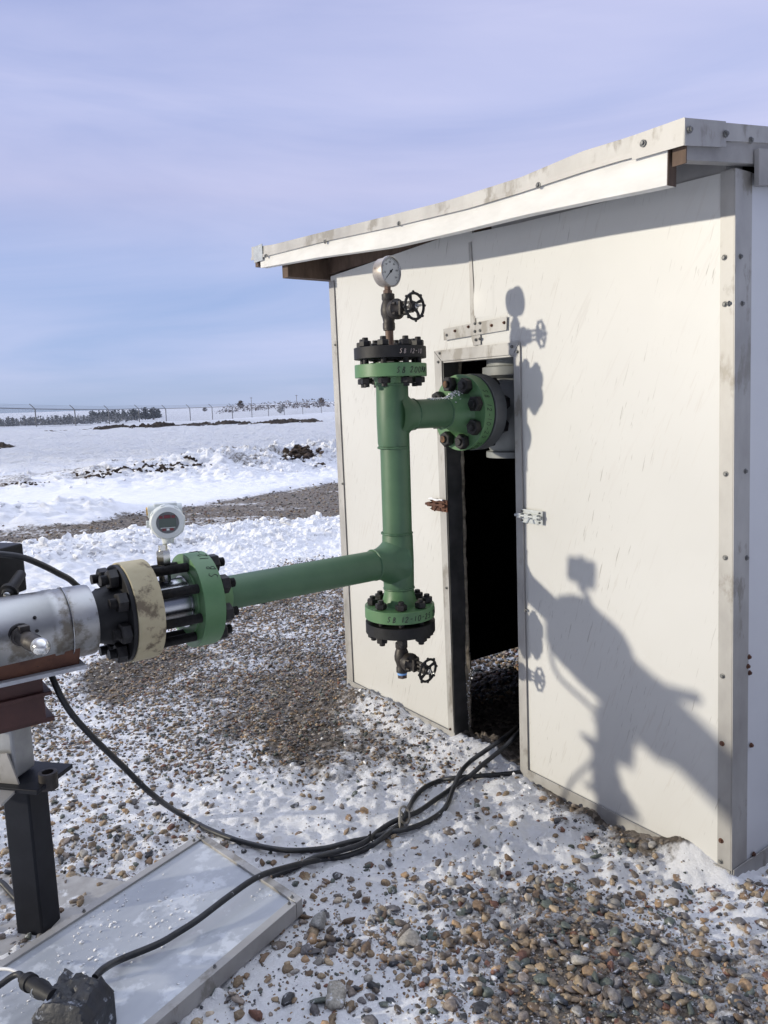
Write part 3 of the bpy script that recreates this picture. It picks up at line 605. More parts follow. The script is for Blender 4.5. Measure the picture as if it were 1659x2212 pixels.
# edge trim: thin folded strip, upper and lower lip
ssr = np.linspace(.055, topP[0][0] - .004, 40)
for i in range(len(ssr) - 1):
    a, b = ssr[i], ssr[i + 1]; za, zb = interp(topP, a), interp(topP, b); ma, mb_ = interp(midP, a), interp(midP, b)
    m.prism([W(a, ma, OH + .006), W(b, mb_, OH + .006), W(b, zb, OH + .003), W(a, za, OH + .003)], -ND * .004)
    m.prism([W(a, ma - .001, OH + .010), W(b, mb_ - .001, OH + .010), W(b, mb_ + .014, OH + .010), W(a, ma + .014, OH + .010)], -ND * .0035)
m.build('roof_trim', galv, shed, smooth=False)
# white fascia board
fs = np.linspace(.10, botP[0][0], 30); m = MB()
for i in range(len(fs) - 1):
    a, b = fs[i], fs[i + 1]
    m.prism([W(a, interp(botP, a), OH - .0015), W(b, interp(botP, b), OH - .0015), W(b, interp(midP, b) + .008, OH - .0015), W(a, interp(midP, a) + .008, OH - .0015)], -ND * .038)
m.build('fascia_board', wood, shed, smooth=False)
MB().prism([W(.0995, interp(botP, .1), OH - .003), W(.0995, interp(midP, .1) + .006, OH - .003), W(.0985, interp(midP, .1) + .006, OH - .04), W(.0985, interp(botP, .1), OH - .04)], -WD * .002).build('end_grain', darkwood, shed, smooth=False)
# corner cap
c1 = W(.050, 2.329, OH + .010); m = MB()
ctl = S(1365, 294, OH + .010); cbl = S(1366, 346, OH + .010); ctr_ = S(1479, 253.5, OH + .010); cbr = S(1478, 314, OH + .010)
m.prism([W(*ctl, OH + .012), W(*ctr_, OH + .012), W(*cbr, OH + .012), W(*cbl, OH + .012)], -ND * .002)
o = m.build('corner_cap', galv, shed, smooth=False)
sc = .045
def Sd(x, y, s=sc): q = onplane(x, y, A0 + WD * s, WD); return float((q - A0) @ ND), float(q[2])
def side_poly(px, s, t=.003): return [W(s, z, d) for d, z in [Sd(x, y, s) for x, y in px]]
m = MB(); m.prism(side_poly([(1479.5, 254), (1568, 262), (1569, 317), (1554, 317.5), (1479.5, 314)], sc - .006), WD * .003); m.build('corner_cap', galv, shed, smooth=False)
m = MB(); m.prism(side_poly([(1479.6, 257), (1659, 273), (1800, 288), (1800, 330), (1659, 309), (1479.6, 300)], sc), WD * .003); m.build('roof_trim', galv, shed, smooth=False)
m = MB(); m.prism(side_poly([(1482, 308), (1640, 304), (1820, 316), (1820, 364), (1640, 354), (1482, 346)], sc + .006), WD * .036); m.build('roof_beam', paintwood, shed, smooth=False, bevel=.002)
m = MB(); m.prism(side_poly([(1640, 320), (1800, 331), (1800, 404), (1640, 400)], sc - .012), WD * .016); m.build('roof_beam', paintwood, shed, smooth=False, bevel=.002)
m = MB(); d_, z_ = Sd(1482, 330, sc + .006); m.box(W(sc + .023, z_ - .002, d_ + .004), ND, WD, UP, .004, .042, .052); m.build('end_grain', darkwood, shed, smooth=False)
# soffit timbers on the far side
m = MB(); m.box(W(2.60, 2.385, OH - .045 - 1.2), ND, WD, UP, 2.4, .05, .05); m.build('rafter', darkwood, shed, smooth=False)
m = MB(); m.box(W(2.385, 2.30, OH - .05 - 1.2), ND, WD, UP, 2.4, .06, .10); m.build('rafter', darkwood, shed, smooth=False)
m = MB(); m.box(W(1.7, 2.33, -.06), WD, ND, UP, 1.4, .09, .10); m.build('rafter', darkwood, shed, smooth=False)
m = MB(); m.box(W(.6, 2.275, -.05), WD, ND, UP, 1.0, .09, .07); m.build('rafter', paintwood, shed, smooth=False)
m = MB(); q_ = S(553, 571, OH); m.box(W(q_[0], q_[1] + .005, OH - .03), WD, ND, UP, .035, .05, .035); m.build('rafter', darkwood, shed, smooth=False)
q_ = S(561, 548, OH); m = MB(); m.box(W(q_[0], q_[1], OH + .009), WD, ND, UP, .10, .004, .082); m.build('corner_cap', zinc, shed, smooth=False)

# corner and base trims
quad_prism('corner_trim', [(0.0, .0), (.047, .0), (.110, 2.243), (.067, 2.243)], .0015, .005, galv)
MB().prism([W(-.001, 0, .0048), W(-.001, 0, -.085), W(.0655, 2.243, -.085), W(.0665, 2.243, .0048)], -WD * .003).build('corner_trim', galv, shed, smooth=False)
quad_prism('corner_trim', [(2.245, .01), (2.306, .01), (2.332, 2.235), (2.285, 2.235)], .0015, .005, galv)
def base_strip(s0, s1, name='base_trim'): quad_prism(name, [(s0, -.015), (s1, -.015), (s1, .045), (s0, .045)], .0055, .009, galv)
base_strip(.002, .945); base_strip(1.372, 2.304)
MB().prism([W(-.0045, -.02, .0), W(-.0045, -.02, -DEEP), W(-.0045, .045, -DEEP), W(-.0045, .05, .0)], -WD * .003).build('base_trim', galv, shed, smooth=False)
# doorway frame
quad_prism('door_frame', [(.900, .02), (.945, .02), (.968, 1.765), (.935, 1.812)], .0055, .0095, galv)
quad_prism('door_frame', [(1.376, .02), (1.414, .02), (1.462, 1.812), (1.412, 1.765)], .0055, .0095, galv)
quad_prism('door_frame', [(.937, 1.814), (.970, 1.767), (1.410, 1.767), (1.460, 1.814)], .0055, .0095, galv)
def jamb(a, b, mat, dep, off, name='door_jamb'):
    d = nrm(W(*b) - W(*a)); nn = nrm(np.cross(d, ND)); m = MB(); m.prism([W(*a, .005), W(*b, .005), W(*b, -dep), W(*a, -dep)], nn * off); return m.build(name, mat, shed, smooth=False)
jamb((1.378, 0.0), (1.410, 1.765), jambm, .085, .006)
jamb((.968, 1.765), (.926, 0), jambm, .085, .006)
jamb((1.409, 1.765), (.968, 1.765), galv, .05, .006)
# ragged edge of insulation down the left jamb
pts = []; r = np.random.default_rng(5)
for i in range(60):
    z = 1.76 - i * .0295; s0 = 1.374 + .018 * z
    bul = .018 * math.exp(-((z - .42) / .12) ** 2)
    pts.append(W(s0 - .004 - bul + r.normal(0, .0012), z, -.088 + r.normal(0, .0015) + bul))
MB().tube(pts, [.006 + abs(r.normal(0, .002)) + .007 * math.exp(-((i - 48) / 4.) ** 2) for i in range(60)], 7).build('insulation_edge', foam, shed)
r = np.random.default_rng(31); zz_ = r.uniform(.05, .45, 200); P = np.array([W(1.368 + r.normal(0, .006) - .010 * math.exp(-((z - .33) / .06) ** 2), z, -.080 + r.normal(0, .004)) for z in zz_])
o = scatter('snow_patch', P, r.uniform(.002, .007, len(P)) * (.4 + .9 * np.exp(-((zz_ - .31) / .08) ** 2)), np.full((len(P), 3), .85), ICO1, clodm, 32, flat=(.5, .9), kind=''); o.parent = shed; o.location = tuple(-wloc(shed))

# seam strip, crosspiece
quad_prism('seam_strip', [(1.186, 1.818), (1.206, 1.818), (1.222, 1.86), (1.228, 2.24), (1.214, 2.24)], .0018, .0045, galv)
quad_prism('seam_strip', [(1.160, 1.820), (1.206, 1.820), (1.208, 1.868), (1.162, 1.868)], .0048, .0075, galv)
quad_prism('brace_plate', [S(1098, 713), S(963, 735.5), S(962, 711), S(1099, 684)], .0078, .0115, galv)
m = MB(); r = np.random.default_rng(8)       # buckled lip of the sheet beside the seam
vs = []; fs_ = []
for i in range(24):
    z = 1.93 + i * .013
    for j in range(7):
        u = j / 6; bl = .007 * math.exp(-((z - 1.99) / .07) ** 2)
        vs.append(W(1.198 - .11 * u, z, .0004 + bl * (1 - u) ** 2 * math.sin(min(1, (24 - i) / 6) * 1.57)))
for i in range(23):
    for j in range(6): fs_.append((i * 7 + j, i * 7 + j + 1, i * 7 + j + 8, i * 7 + j + 7))
m.add(vs, fs_); m.build('buckled_lip', wallm, shed)

screwm = noise_mat('screw_head', (.10, .10, .10), (.20, .20, .19), 60, .5, metal=.3, bump=.1)
def screw(p, nn, parent=shed, mat=None, r=.0052, wash=.0085, name='screw'):
    m = MB(); m.lathe(p, nn, [(0, wash), (.0022, wash), (.003, wash * .8)], 14); m.hexp(p, nn, .003, .008, r * 1.75); return m.build(name, screwm if mat is None or mat is zinc else mat, parent)
for k, (u, v) in enumerate(((1563, 556), (1564, 657), (1566, 1024), (1565, 1205), (1559, 1461), (1558, 1607), (1556, 1817), (1555, 1862), (723, 745), (739, 1045), (942 + 8, 763), (1106, 749), (1118, 760), (947, 782), (1136, 1319), (965, 1270), (973, 1575), (984, 715), (1013, 706), (1063, 703), (1090, 697), (1027, 716), (1038, 714), (1027, 699), (1038, 698), (966, 724), (1028, 734), (1037, 732))):
    s, z = S(u, v, .01); d = .0115 if 695 < v < 727 and u < 1120 and u > 960 else (.0095 if 940 < u < 1145 else .005)
    screw(W(s, z, d), ND, mat=rust if k in (5, 6, 16, 17, 18, 19, 20) else zinc, r=.0055 if u > 1500 else .0045, wash=.0085 if u > 1500 else .0065)
for (u, v) in ((1617, 551), (1618, 654), (1590, 654), (1614, 1018), (1611, 1205), (1610, 1417), (1607, 1437), (1610, 1451), (1609, 1605), (1607, 1835), (1587, 1895), (1625, 1878)):
    d, z = Sd(u, v, .03); screw(W(-.004 + .0305 * z, z, d), -WD, r=.0055, mat=rust if v > 1400 else zinc)
for (u, v) in ((575, 553), (702, 522), (861, 483), (1162, 400), (1390, 310)):
    s, z = S(u, v, OH + .012); screw(W(s, z, OH + (.014 if u > 1300 or u < 600 else .0095)), ND, r=.006, wash=.010)
for (u, v) in ((1487, 281), (1565, 290), (1625, 302)):
    d, z = Sd(u, v, sc - .005); screw(W(sc - .006 - (.003 if u < 1600 else -.006), z, d), -WD, r=.006, wash=.010)
for (u, v) in ((1048, 490), (1142, 470), (1180, 455), (931, 538)):
    s, z = S(u, v + 8, 0)
def latch(pl, pr, mat, lab):
    (s0, z0), (s1, z1) = S(*pl, .02), S(*pr, .02); c = ((s0 + s1) / 2, (z0 + z1) / 2); L = abs(s1 - s0); sg = 1
    la = MB(); la.box(W(c[0] - .01, c[1], .0125), WD, ND, UP, L * .78, .004, .055)
    o = la.build('door_latch', mat, shed, smooth=False, bevel=.0008); o['label'] = lab
    b = MB(); b.cyl(W(c[0] + L * .5, c[1] + .002, .025), W(c[0] - L * .45, c[1] + .002, .025), .0065, 12); b.cyl(W(c[0] - .01, c[1], .025), W(c[0] - .012, c[1] - .022, .045), .004, 8)
    b.build('bolt_rod', mat, o)
    c3 = MB()
    for t in (-.28, .05, .33): c3.box(W(c[0] + L * t, c[1] + .002, .0225), WD, ND, UP, .022, .018, .020)
    c3.build('latch_keeper', mat, o, smooth=False, bevel=.002)
    for t, zz in ((-.36, .019), (-.36, -.019), (.30, .019), (.30, -.019)): screw(W(c[0] + L * t, c[1] + zz, .0145), ND, o, mat, .0028, .004)
    return o
lt = latch((922, 1089), (966, 1094), rust, 'rusty slide latch')
latch((1115, 1110), (1172, 1123), zinc, 'zinc slide latch')
m = MB(); s, z = S(944, 1082, .02); r = np.random.default_rng(2)
pts = [W(s + .055 - i * .011, z + .006 + .002 * math.sin(i), .024) for i in range(10)]; m.tube(pts, [.003 + .003 * r.random() for _ in pts], 7); m.build('snow_patch', snowm, lt)

# ------------------------------------------------------------------ pipework
R0 = V(.05, 2.98, 0); AZ = math.radians(53.5); E1 = V(math.sin(AZ), math.cos(AZ), 0); E2 = V(E1[1], -E1[0], 0)
def G(t, z, o=0.0): return R0 + E1 * t + E2 * o + UP * z
pipes = empty('pipework', G(0, .5), 'green Z shaped steel pipe run with bolted flanges, gauge, valves and clad left end', 'pipework')
def lean(z): return -.009 * (z - .85) / .8            # the riser stands a hair out of plumb
RX = nrm(V(*(G(lean(1.66), 1.66) - G(lean(.83), .83))))
def RZ(z, o=0.0, t=0.0): return G(lean(z) + t, z, o)
PR = .0575
m = MB(); m.lathe(RZ(.83), UP, [(0, PR), (.84, PR)], 48); riser = m.build('riser_pipe', green, pipes)
# tees: reinforced bodies with swept crotches
def tee(zc, dirn, half, out):
    m = MB(); m.lathe(RZ(zc - half), UP, [(0, PR + .0002), (.012, PR + .003), (half, PR + .0045), (2 * half - .012, PR + .003), (2 * half, PR + .0002)], 48)
    n1 = 48; a, b, c = frame(dirn); o = RZ(zc); vs = []; fs = []; rows = 14
    for j in range(rows):
        u = j / (rows - 1)
        for i in range(n1):
            th = 2 * math.pi * i / n1; ca, sb = math.cos(th), math.sin(th)
            fl = (1 - u) ** 2.2
            rr = PR + .002 + fl * .026
            lat = (a * ca + b * sb)
            # start ring sits on the run pipe surface
            h_ = (lat @ np.cross(UP, c)) * rr
            base = math.sqrt(max((PR + .0045) ** 2 - h_ * h_, 0)) - .004
            t = base + (out - base) * u
            vs.append(o + c * t + lat * rr)
    for j in range(rows - 1):
        for i in range(n1): i2 = (i + 1) % n1; fs.append((j * n1 + i, j * n1 + i2, (j + 1) * n1 + i2, (j + 1) * n1 + i))
    m.add(vs, fs); return m.build('tee', green, pipes)
tee(1.545, E1, .118, .098); tee(.975, -E1, .112, .115)
def weld(p, ax, R=PR): MB().ring(p, ax, R + .0005, .0042, 64, 8, .5).build('weld_bead', green, pipes)
for z in (1.663, 1.422, 1.087, .866): weld(RZ(z), UP, PR + .001)
weld(RZ(1.545) + E1 * .099, E1); weld(G(.258, 1.543), E1); weld(RZ(.975) - E1 * .117, E1)
MB().lathe(G(.09, 1.545), E1, [(0, PR), (.175, PR)], 48).build('branch_pipe', green, pipes)
MB().lathe(G(-.09, .973), -E1, [(0, PR), (.65, PR)], 48).build('branch_pipe', green, pipes)

def bolts(parent, o, ax, R, n, t0, t1, af, stud, nutt, phase=0.0, ext=.012, rusty=(), thread=False):
    a, b, c = frame(ax)
    for i in range(n):
        th = 2 * math.pi * (i + .5) / n + phase; p = np.asarray(o) + (a * math.cos(th) + b * math.sin(th)) * R
        m = MB(); ph = random.random() * 3
        if thread:
            prof = []; t = t0 - nutt - ext; k = 0
            while t < t1 + nutt + ext: prof.append((t, stud if k % 2 else stud * .90)); t += .0016; k += 1
            m.lathe(p, c, prof, 14)
        else: m.lathe(p, c, [(t0 - nutt - ext, stud * .85), (t0 - nutt - ext + .002, stud), (t1 + nutt + ext - .002, stud), (t1 + nutt + ext, stud * .85)], 14)
        m.hexp(p, c, t0 - nutt, t0 - .0005, af, ph); m.hexp(p, c, t1 + .0005, t1 + nutt, af, ph + .4)
        ob = m.build('stud_bolt', boltmat, parent)
        if i in rusty:
            for side, tt in ((-1, t0 - nutt - ext), (1, t1 + nutt + ext)):
                e = MB().lathe(p, c * side, [(abs(tt) if side * tt > 0 else -abs(tt), stud * .9), ((abs(tt) if side * tt > 0 else -abs(tt)) + .0015, stud * .8)], 12)
                e.build('rust_cap', rustbolt, parent)
def flange(o, ax, prof, mat, name='flange', parent=pipes, n=72): return MB().lathe(o, ax, prof, n).build(name, mat, parent, bevel=.0015, angle=30)
# top pair (weld neck + blind)
zt = 1.689; f1 = flange(RZ(zt), UP, [(-.026, PR + .002), (-.012, .064), (0, .069), (.0, .137), (.048, .137), (.048, .08), (.054, .08)], green_l); f1['label'] = 'green weld neck flange at the top of the riser'
f2 = flange(RZ(1.757), UP, [(-.006, .08), (0, .08), (0, .137), (.043, .137)], blacksteel, 'blind_flange'); f2['label'] = 'black blind flange under the pressure gauge'
bolts(f1, RZ(zt), UP, .108, 8, -.002, .112, .040, .0115, .022, phase=.15)
MB().lathe(RZ(1.8), UP, [(0, .055), (.004, .05), (.005, .0)], 24).build('snow_cap', snowm, f2)
# bottom pair
zb = .746; f3 = flange(RZ(.807), UP, [(-.061, .08), (-.055, .08), (-.055, .1385), (-.008, .1385), (-.008, .072), (.0, .070), (.030, .062), (.056, PR + .001)], green_l); f3['label'] = 'green weld neck flange at the foot of the riser'
f4 = flange(RZ(.690), UP, [(0, .1385), (.044, .1385), (.044, .08), (.05, .08)], blacksteel, 'blind_flange'); f4['label'] = 'black blind flange above the drain valve'
bolts(f3, RZ(.690), UP, .108, 8, -.002, .112, .040, .0115, .022, phase=.42)
# branch pair at the doorway
bz = 1.543
f5 = flange(G(.258, bz), E1, [(0, PR + .001), (.02, .064), (.055, .080), (.070, .088), (.077, .097), (.077, .155), (.129, .155), (.129, .11), (.132, .11)], green_l); f5['label'] = 'large green flange in the doorway'
f6 = flange(G(.391, bz), E1, [(0, .11), (.004, .11), (.004, .157), (.064, .157), (.064, .09), (.12, .080), (.16, .080)], greyd); f6['label'] = 'grey mating flange inside the doorway'
bolts(f5, G(.335, bz), E1, .122, 8, -.001, .121, .056, .0155, .032, phase=.10, ext=.008, rusty=(1, 6))
# left: long-stud pair round the wafer meter
lz = .973
f7 = flange(G(-.738, lz), -E1, [(0, PR + .001), (.02, .066), (.055, .085), (.072, .092), (.072, .155), (.142, .155), (.142, .11), (.147, .11)], green_l); f7['label'] = 'bright green flange right of the flow meter'
f8 = flange(G(-1.004, lz), -E1, [(0, .10), (.004, .10), (.004, .157), (.086, .157), (.086, .150)], cream, 'flange'); f8['label'] = 'cream coloured grimy flange with black edge'
f9 = flange(G(-1.0905, lz), -E1, [(0, .152), (.013, .152), (.013, .100), (.03, .094), (.08, .080), (.12, .076)], blacksteel, 'flange'); f9['label'] = 'black steel hub behind the cream flange'
bolts(f7, G(-.810, lz), -E1, .122, 8, -.0005, .2945, .054, .0155, .032, phase=.12, ext=.022, thread=True)
wm = MB(); wm.lathe(G(-.8855, lz), -E1, [(0, .085), (.006, .085), (.006, .080), (.112, .080), (.112, .085), (.118, .085)], 56); meter = wm.build('meter_body', steel, pipes)
# insulated, clad end
ins = MB().lathe(G(-1.187, lz), -E1, [(0, .100), (.001, .104), (.012, .1065), (.10, .107), (.102, .1085), (.125, .1085), (.127, .107), (.30, .108), (.302, .1095), (.62, .110), (.622, .1085), (2.6, .1085)], 72).build('insulation_cladding', clad, pipes)
MB().lathe(G(-1.18, lz), -E1, [(0, .0755), (.02, .0755)], 40).build('pipe_end', steel, pipes)
for k, (t, th) in enumerate(((1.36, .2), (1.36, .55), (1.36, -.9), (1.56, .1), (1.62, .9))):
    a, b, c = frame(-E1); dd = E2 * math.cos(th) + UP * math.sin(th) * 1.0; screw(G(-t, lz) + nrm(dd) * .109, nrm(dd), ins, boltmat, .003, .005, 'rivet')
MB().ring(G(-1.262, lz), E1, .1090, .0018, 64, 6).build('cladding_band', steel, ins)
# sight fitting with clear dome, poking out of the cladding towards the viewer
q_ = G(-1.30, lz - .012, .10); dirs = nrm(V(.18, -1, -.28)); dirs = nrm(at(88, 1398, 2.02) - at(52, 1377, 2.18))
sp = at(45, 1374, 2.13); sq = at(92, 1399, 1.985); dirs = nrm(sq - sp); SL = np.linalg.norm(sq - sp)
si = MB(); si.lathe(sp - dirs * .03, dirs, [(0, .027), (.04, .027), (.044, .021), (SL * .55, .021), (SL * .58, .024), (SL * .75, .024), (SL * .77, .021), (SL * .9 + .03, .021)], 32); si.box(sp + dirs * .035 + UP * .024, dirs, np.cross(dirs, UP), UP, .026, .026, .022); sight = si.build('sight_fitting', castiron, pipes, bevel=.001)
MB().lathe(sp + dirs * SL * .86, dirs, [(0, .0225), (.012, .0235), (.024, .0215), (.036, .014), (.042, .006), (.0435, 0)], 32).build('sight_dome', noise_mat('frosted_dome', (.50, .50, .48), (.70, .70, .68), 40, .12, metal=.7, bump=.2), sight)
MB().ring(sp - dirs * .004, dirs, .030, .006, 32, 8).build('sight_collar', boltmat, sight)

# gate valves with handwheels
def gate_valve(zb_, zt_, zc, dirn, name, lab, wheelR, reach):
    m = MB(); o = RZ(zb_); L = zt_ - zb_
    m.lathe(o, UP, [(0, .020), (.002, .0235), (L * .16, .0235), (L * .2, .021), (L * .32, .024), (L * .42, .029), (L * .55, .030), (L * .68, .027), (L * .8, .0215), (L * .84, .0245), (L - .002, .0245), (L, .020)], 32)
    c = RZ(zc)
    m.lathe(c, dirn, [(0, .024), (.024, .026), (.026, .033), (.034, .036), (.042, .036), (.043, .038), (.052, .038), (.056, .030), (.070, .022), (.078, .016), (.084, .016)], 32)
    v = m.build(name, castiron, pipes); v['label'] = lab
    a = nrm(np.cross(dirn, UP)); m = MB()
    for sg in (-1, 1):
        m.box(c + dirn * (reach * .73) + UP * sg * .017, dirn, a, UP, .058, .012, .008)
        m.cyl(c + dirn * .046 + a * sg * .026 + UP * .018, c + dirn * .068 + a * sg * .026 + UP * .018, .0058, 6); m.cyl(c + dirn * .046 + a * sg * .026 - UP * .018, c + dirn * .068 + a * sg * .026 - UP * .018, .0058, 6)
    m.box(c + dirn * (reach * .55), dirn, a, UP, .010, .034, .05); m.lathe(c + dirn * (reach * .9), dirn, [(0, .019), (.012, .019)], 20)
    m.cyl(c + dirn * .06, c + dirn * (reach * .9), .006, 12); m.build('yoke', castiron, v, bevel=.001)
    hw = MB(); hc = c + dirn * reach; hw.ring(hc, dirn, wheelR - .005, .0052, 48, 10); fa, fb, fc = frame(dirn)
    for k in range(4):
        th = math.pi / 2 * k + .5; d = fa * math.cos(th) + fb * math.sin(th); tn = np.cross(dirn, d)
        pts = [hc - dirn * .004 + d * .012, hc - dirn * .002 + d * (wheelR * .5) + tn * .004, hc + d * (wheelR - .005)]
        hw.tube(spline(pts, 5), [.0052 + .002 * abs(1 - 2 * i / 10) for i in range(11)], 8)
    for k in range(8):
        th = math.pi / 4 * k + .1; d = fa * math.cos(th) + fb * math.sin(th); hw.lathe(hc + d * (wheelR + .0005) - dirn * .004, dirn, [(0, .0035), (.002, .005), (.006, .005), (.008, .0035)], 8)
    hw.lathe(hc - dirn * .008, dirn, [(0, .014), (.004, .0165), (.012, .0165), (.015, .012)], 24); hw.build('handwheel', blacksteel, v)
    st = MB(); st.hexp(hc, dirn, .007, .014, .019); st.cyl(hc + dirn * .013, hc + dirn * .034, .0045, 12); st.build('valve_stem', steel, v)
    return v
VD = nrm(V(.66, -.75, 0))
MB().lathe(RZ(1.80), UP, [(0, .0155), (.085, .0155)], 24).build('pipe_nipple', brownpipe, pipes)
gate_valve(1.868, 1.998, 1.937, VD, 'gate_valve', 'iron gate valve with handwheel below the gauge', .051, .142)
m = MB(); m.lathe(RZ(1.862), UP, [(0, .018), (.002, .022), (.014, .022), (.016, .019)], 24); m.build('pipe_coupling', castiron, pipes)
MB().lathe(RZ(.575 + .03), UP, [(0, .0165), (.085, .0165)], 24).build('pipe_nipple', brownpipe, pipes)
VD2 = nrm(V(.70, -.71, -.12))
gate_valve(.515, .640, .572, VD2, 'drain_valve', 'iron drain valve with handwheel under the bottom flange', .050, .142)
MB().lathe(RZ(.506), UP, [(0, .0195), (.011, .0195)], 24).build('thread_tape', bluetape, pipes)
m = MB(); m.hexp(RZ(.492), UP, 0, .0145, .036); m.build('hex_plug', noise_mat('plug_iron', (.05, .035, .03), (.09, .06, .05), 20, .6, bump=.2), pipes)
# gauge
m = MB(); m.lathe(RZ(1.998), UP, [(0, .017), (.012, .017), (.014, .012), (.034, .012)], 8); m.build('pipe_nipple', brownpipe, pipes)
GD = nrm(V(.74, -.67, .02)); gc = RZ(2.076, 0, 0) - GD * .006
gg = MB(); gg.lathe(gc - GD * .026, GD, [(0, .040), (.004, .050), (.010, .0525), (.044, .0525), (.045, .0565), (.054, .0565), (.056, .052), (.050, .051)], 56)
gauge = gg.build('pressure_gauge', noise_mat('gauge_case', (.30, .27, .24), (.42, .38, .34), 14, .4, metal=.6, bump=.15, c3=(.14, .09, .07), c3pos=.6, c3scale=20), pipes); gauge['label'] = 'round pressure gauge with stained steel case'
MB().ring(gc + GD * .027, GD, .0535, .0028, 56, 8).build('bezel', steel, gauge)
MB().lathe(gc + GD * .0245, GD, [(0, .0505), (.001, .0505)], 56).build('dial', dialm, gauge)
ga = nrm(np.cross(UP, GD)); gb = nrm(np.cross(GD, ga))   # right and up on the dial as the viewer reads it
def onface(c, a, b, nn, u, v, h=0.0): return c + a * u + b * v + nn * h
m = MB()
for k in range(41):
    th = math.radians(225 - 270 * k / 40); r0 = .041 if k % 5 == 0 else .0445; c_, s_n = math.cos(th), math.sin(th)
    m.box(gc + GD * .0262 + (ga * c_ + gb * s_n) * ((r0 + .048) / 2), ga * c_ + gb * s_n, -ga * s_n + gb * c_, GD, .048 - r0, .0007 if k % 5 else .0012, .0004)
GLYPH = {'0': [[(0, .5), (.1, .1), (.35, 0), (.6, .15), (.7, .5), (.6, .9), (.35, 1), (.1, .88), (0, .5)]], '1': [[(.3, 1), (.3, 0)], ], '2': [[(0, .8), (.2, 1), (.5, .95), (.55, .7), (.3, .35), (0, 0), (.6, .05)]],
         '5': [[(.6, 1), (.1, .95), (.08, .55), (.4, .6), (.6, .35), (.4, 0), (0, .08)]], '6': [[(.5, 1), (.15, .6), (.02, .25), (.25, 0), (.55, .15), (.5, .45), (.1, .4)]], '8': [[(.3, .5), (.05, .75), (.3, 1), (.55, .75), (.3, .5), (0, .22), (.3, 0), (.6, .22), (.3, .5)]],
         '4': [[(.4, 0), (.4, 1), (0, .35), (.6, .35)]], 'S': [[(.6, .9), (.3, 1), (.1, .75), (.35, .5), (.5, .25), (.25, 0), (0, .1)]], 'B': [[(.15, 0), (.2, 1), (.5, .95), (.55, .7), (.25, .52), (.6, .4), (.6, .1), (.15, 0)]],
         '-': [[(.05, .45), (.5, .48)]], 'M': [[(0, 0), (.12, 1), (.35, .4), (.6, 1), (.7, 0)]], 'N': [[(0, 0), (.1, .9), (.5, .1), (.6, 1)]], ' ': [], 'R': [[(.1, 0), (.15, 1), (.5, .9), (.45, .6), (.15, .5), (.6, 0)]]}
def strokes(text, h, gap=.25):
    out = []; x = 0
    for ch in text:
        for st in GLYPH.get(ch, []): out.append([((x + u * .8 + v * .18 + .05 * math.sin(7 * x)) * h, (v + .06 * math.sin(5 * x)) * h) for u, v in st])
        x += .45 if ch in ' -1' else .62
        x += gap
    return out, x * h
for tx_, th in (('20', 190), ('40', 135), ('60', 95), ('80', 55), ('100', 10), ('0', 225), ('120', -35)):
    st, L = strokes(tx_, .0062); c_ = gc + GD * .0262 + ga * (.034 * math.cos(math.radians(th)) - L / 2) + gb * (.034 * math.sin(math.radians(th)) - .003)
    for s in st: m.tube([c_ + ga * u + gb * v for u, v in s], .0004, 5)
m.build('dial_marks', inkm, gauge)
th = math.radians(222); d = ga * math.cos(th) + gb * math.sin(th); m = MB(); m.tube([gc + GD * .0275 - d * .012, gc + GD * .0275, gc + GD * .0275 + d * .036], [.0022, .0018, .0006], 6); m.lathe(gc + GD * .0262, GD, [(0, .005), (.003, .004)], 16); m.build('needle', blacksteel, gauge)

# transmitter on the meter
tp = at(353, 1200, 2.46); tbase = G(-.945, lz + .078)
trx = tbase; m = MB(); m.lathe(trx, UP, [(-.03, .019), (.03, .019), (.031, .032), (.037, .032), (.038, .012), (.052, .012)], 28); nk = m.build('transmitter_neck', steel, pipes)
m = MB(); m.hexp(trx, UP, .052, .100, .041, .3); m.lathe(trx, UP, [(.100, .015), (.118, .015)], 20); m.build('hex_union', noise_mat('nickel', (.55, .54, .50), (.62, .61, .56), 20, .25, metal=1, bump=.05), nk)
FD = nrm(V(.32, -.94, -.05)); tcn = at(362, 1129, 2.42)
m = MB(); m.lathe(tcn - FD * .085, FD, [(-.035, .040), (-.030, .047), (.03, .050), (.058, .050), (.060, .0545), (.064, .0545), (.082, .0545), (.088, .050), (.091, .0355), (.084, .0345)], 56)
fa, fb, fc = frame(FD)
for k in range(8):
    th = math.pi / 4 * k + .2; d = fa * math.cos(th) + fb * math.sin(th); m.box(tcn + d * .0535 - FD * .012, d, np.cross(FD, d), FD, .005, .014, .020)
cc = tcn - FD * .055 + UP * .030; side = nrm(np.cross(FD, UP)); side = side if side[0] < 0 else -side
m.cyl(cc + side * .056, cc - side * .050, .021, 24); m.box(cc + UP * .016, side, UP, FD, .07, .016, .03); m.box(tcn - FD * .05 + side * .048 - UP * .010, side, UP, FD, .03, .022, .008)
m.lathe(tcn - FD * .05 - UP * .075, UP, [(0, .018), (.045, .026)], 24)
txh = m.build('transmitter_housing', txwhite, pipes, bevel=.001); txh['label'] = 'pale grey round transmitter head with digital display'
MB().cyl(cc + side * .056, cc + side * .0605, .0135, 20).build('conduit_plug', gold, txh)
ha = nrm(np.cross(UP, FD)); hb = nrm(np.cross(FD, ha)); fc0 = tcn + FD * .0005
MB().lathe(tcn - FD * .002, FD, [(0, .0345), (.002, .0345)], 48).build('display_window', noise_mat('display_bezel', (.10, .11, .11), (.13, .14, .14), 10, .25, bump=0), txh)
MB().box(tcn + FD * .0012, ha, hb, FD, .052, .028, .002).build('display', lcd, txh, smooth=False)
m = MB()
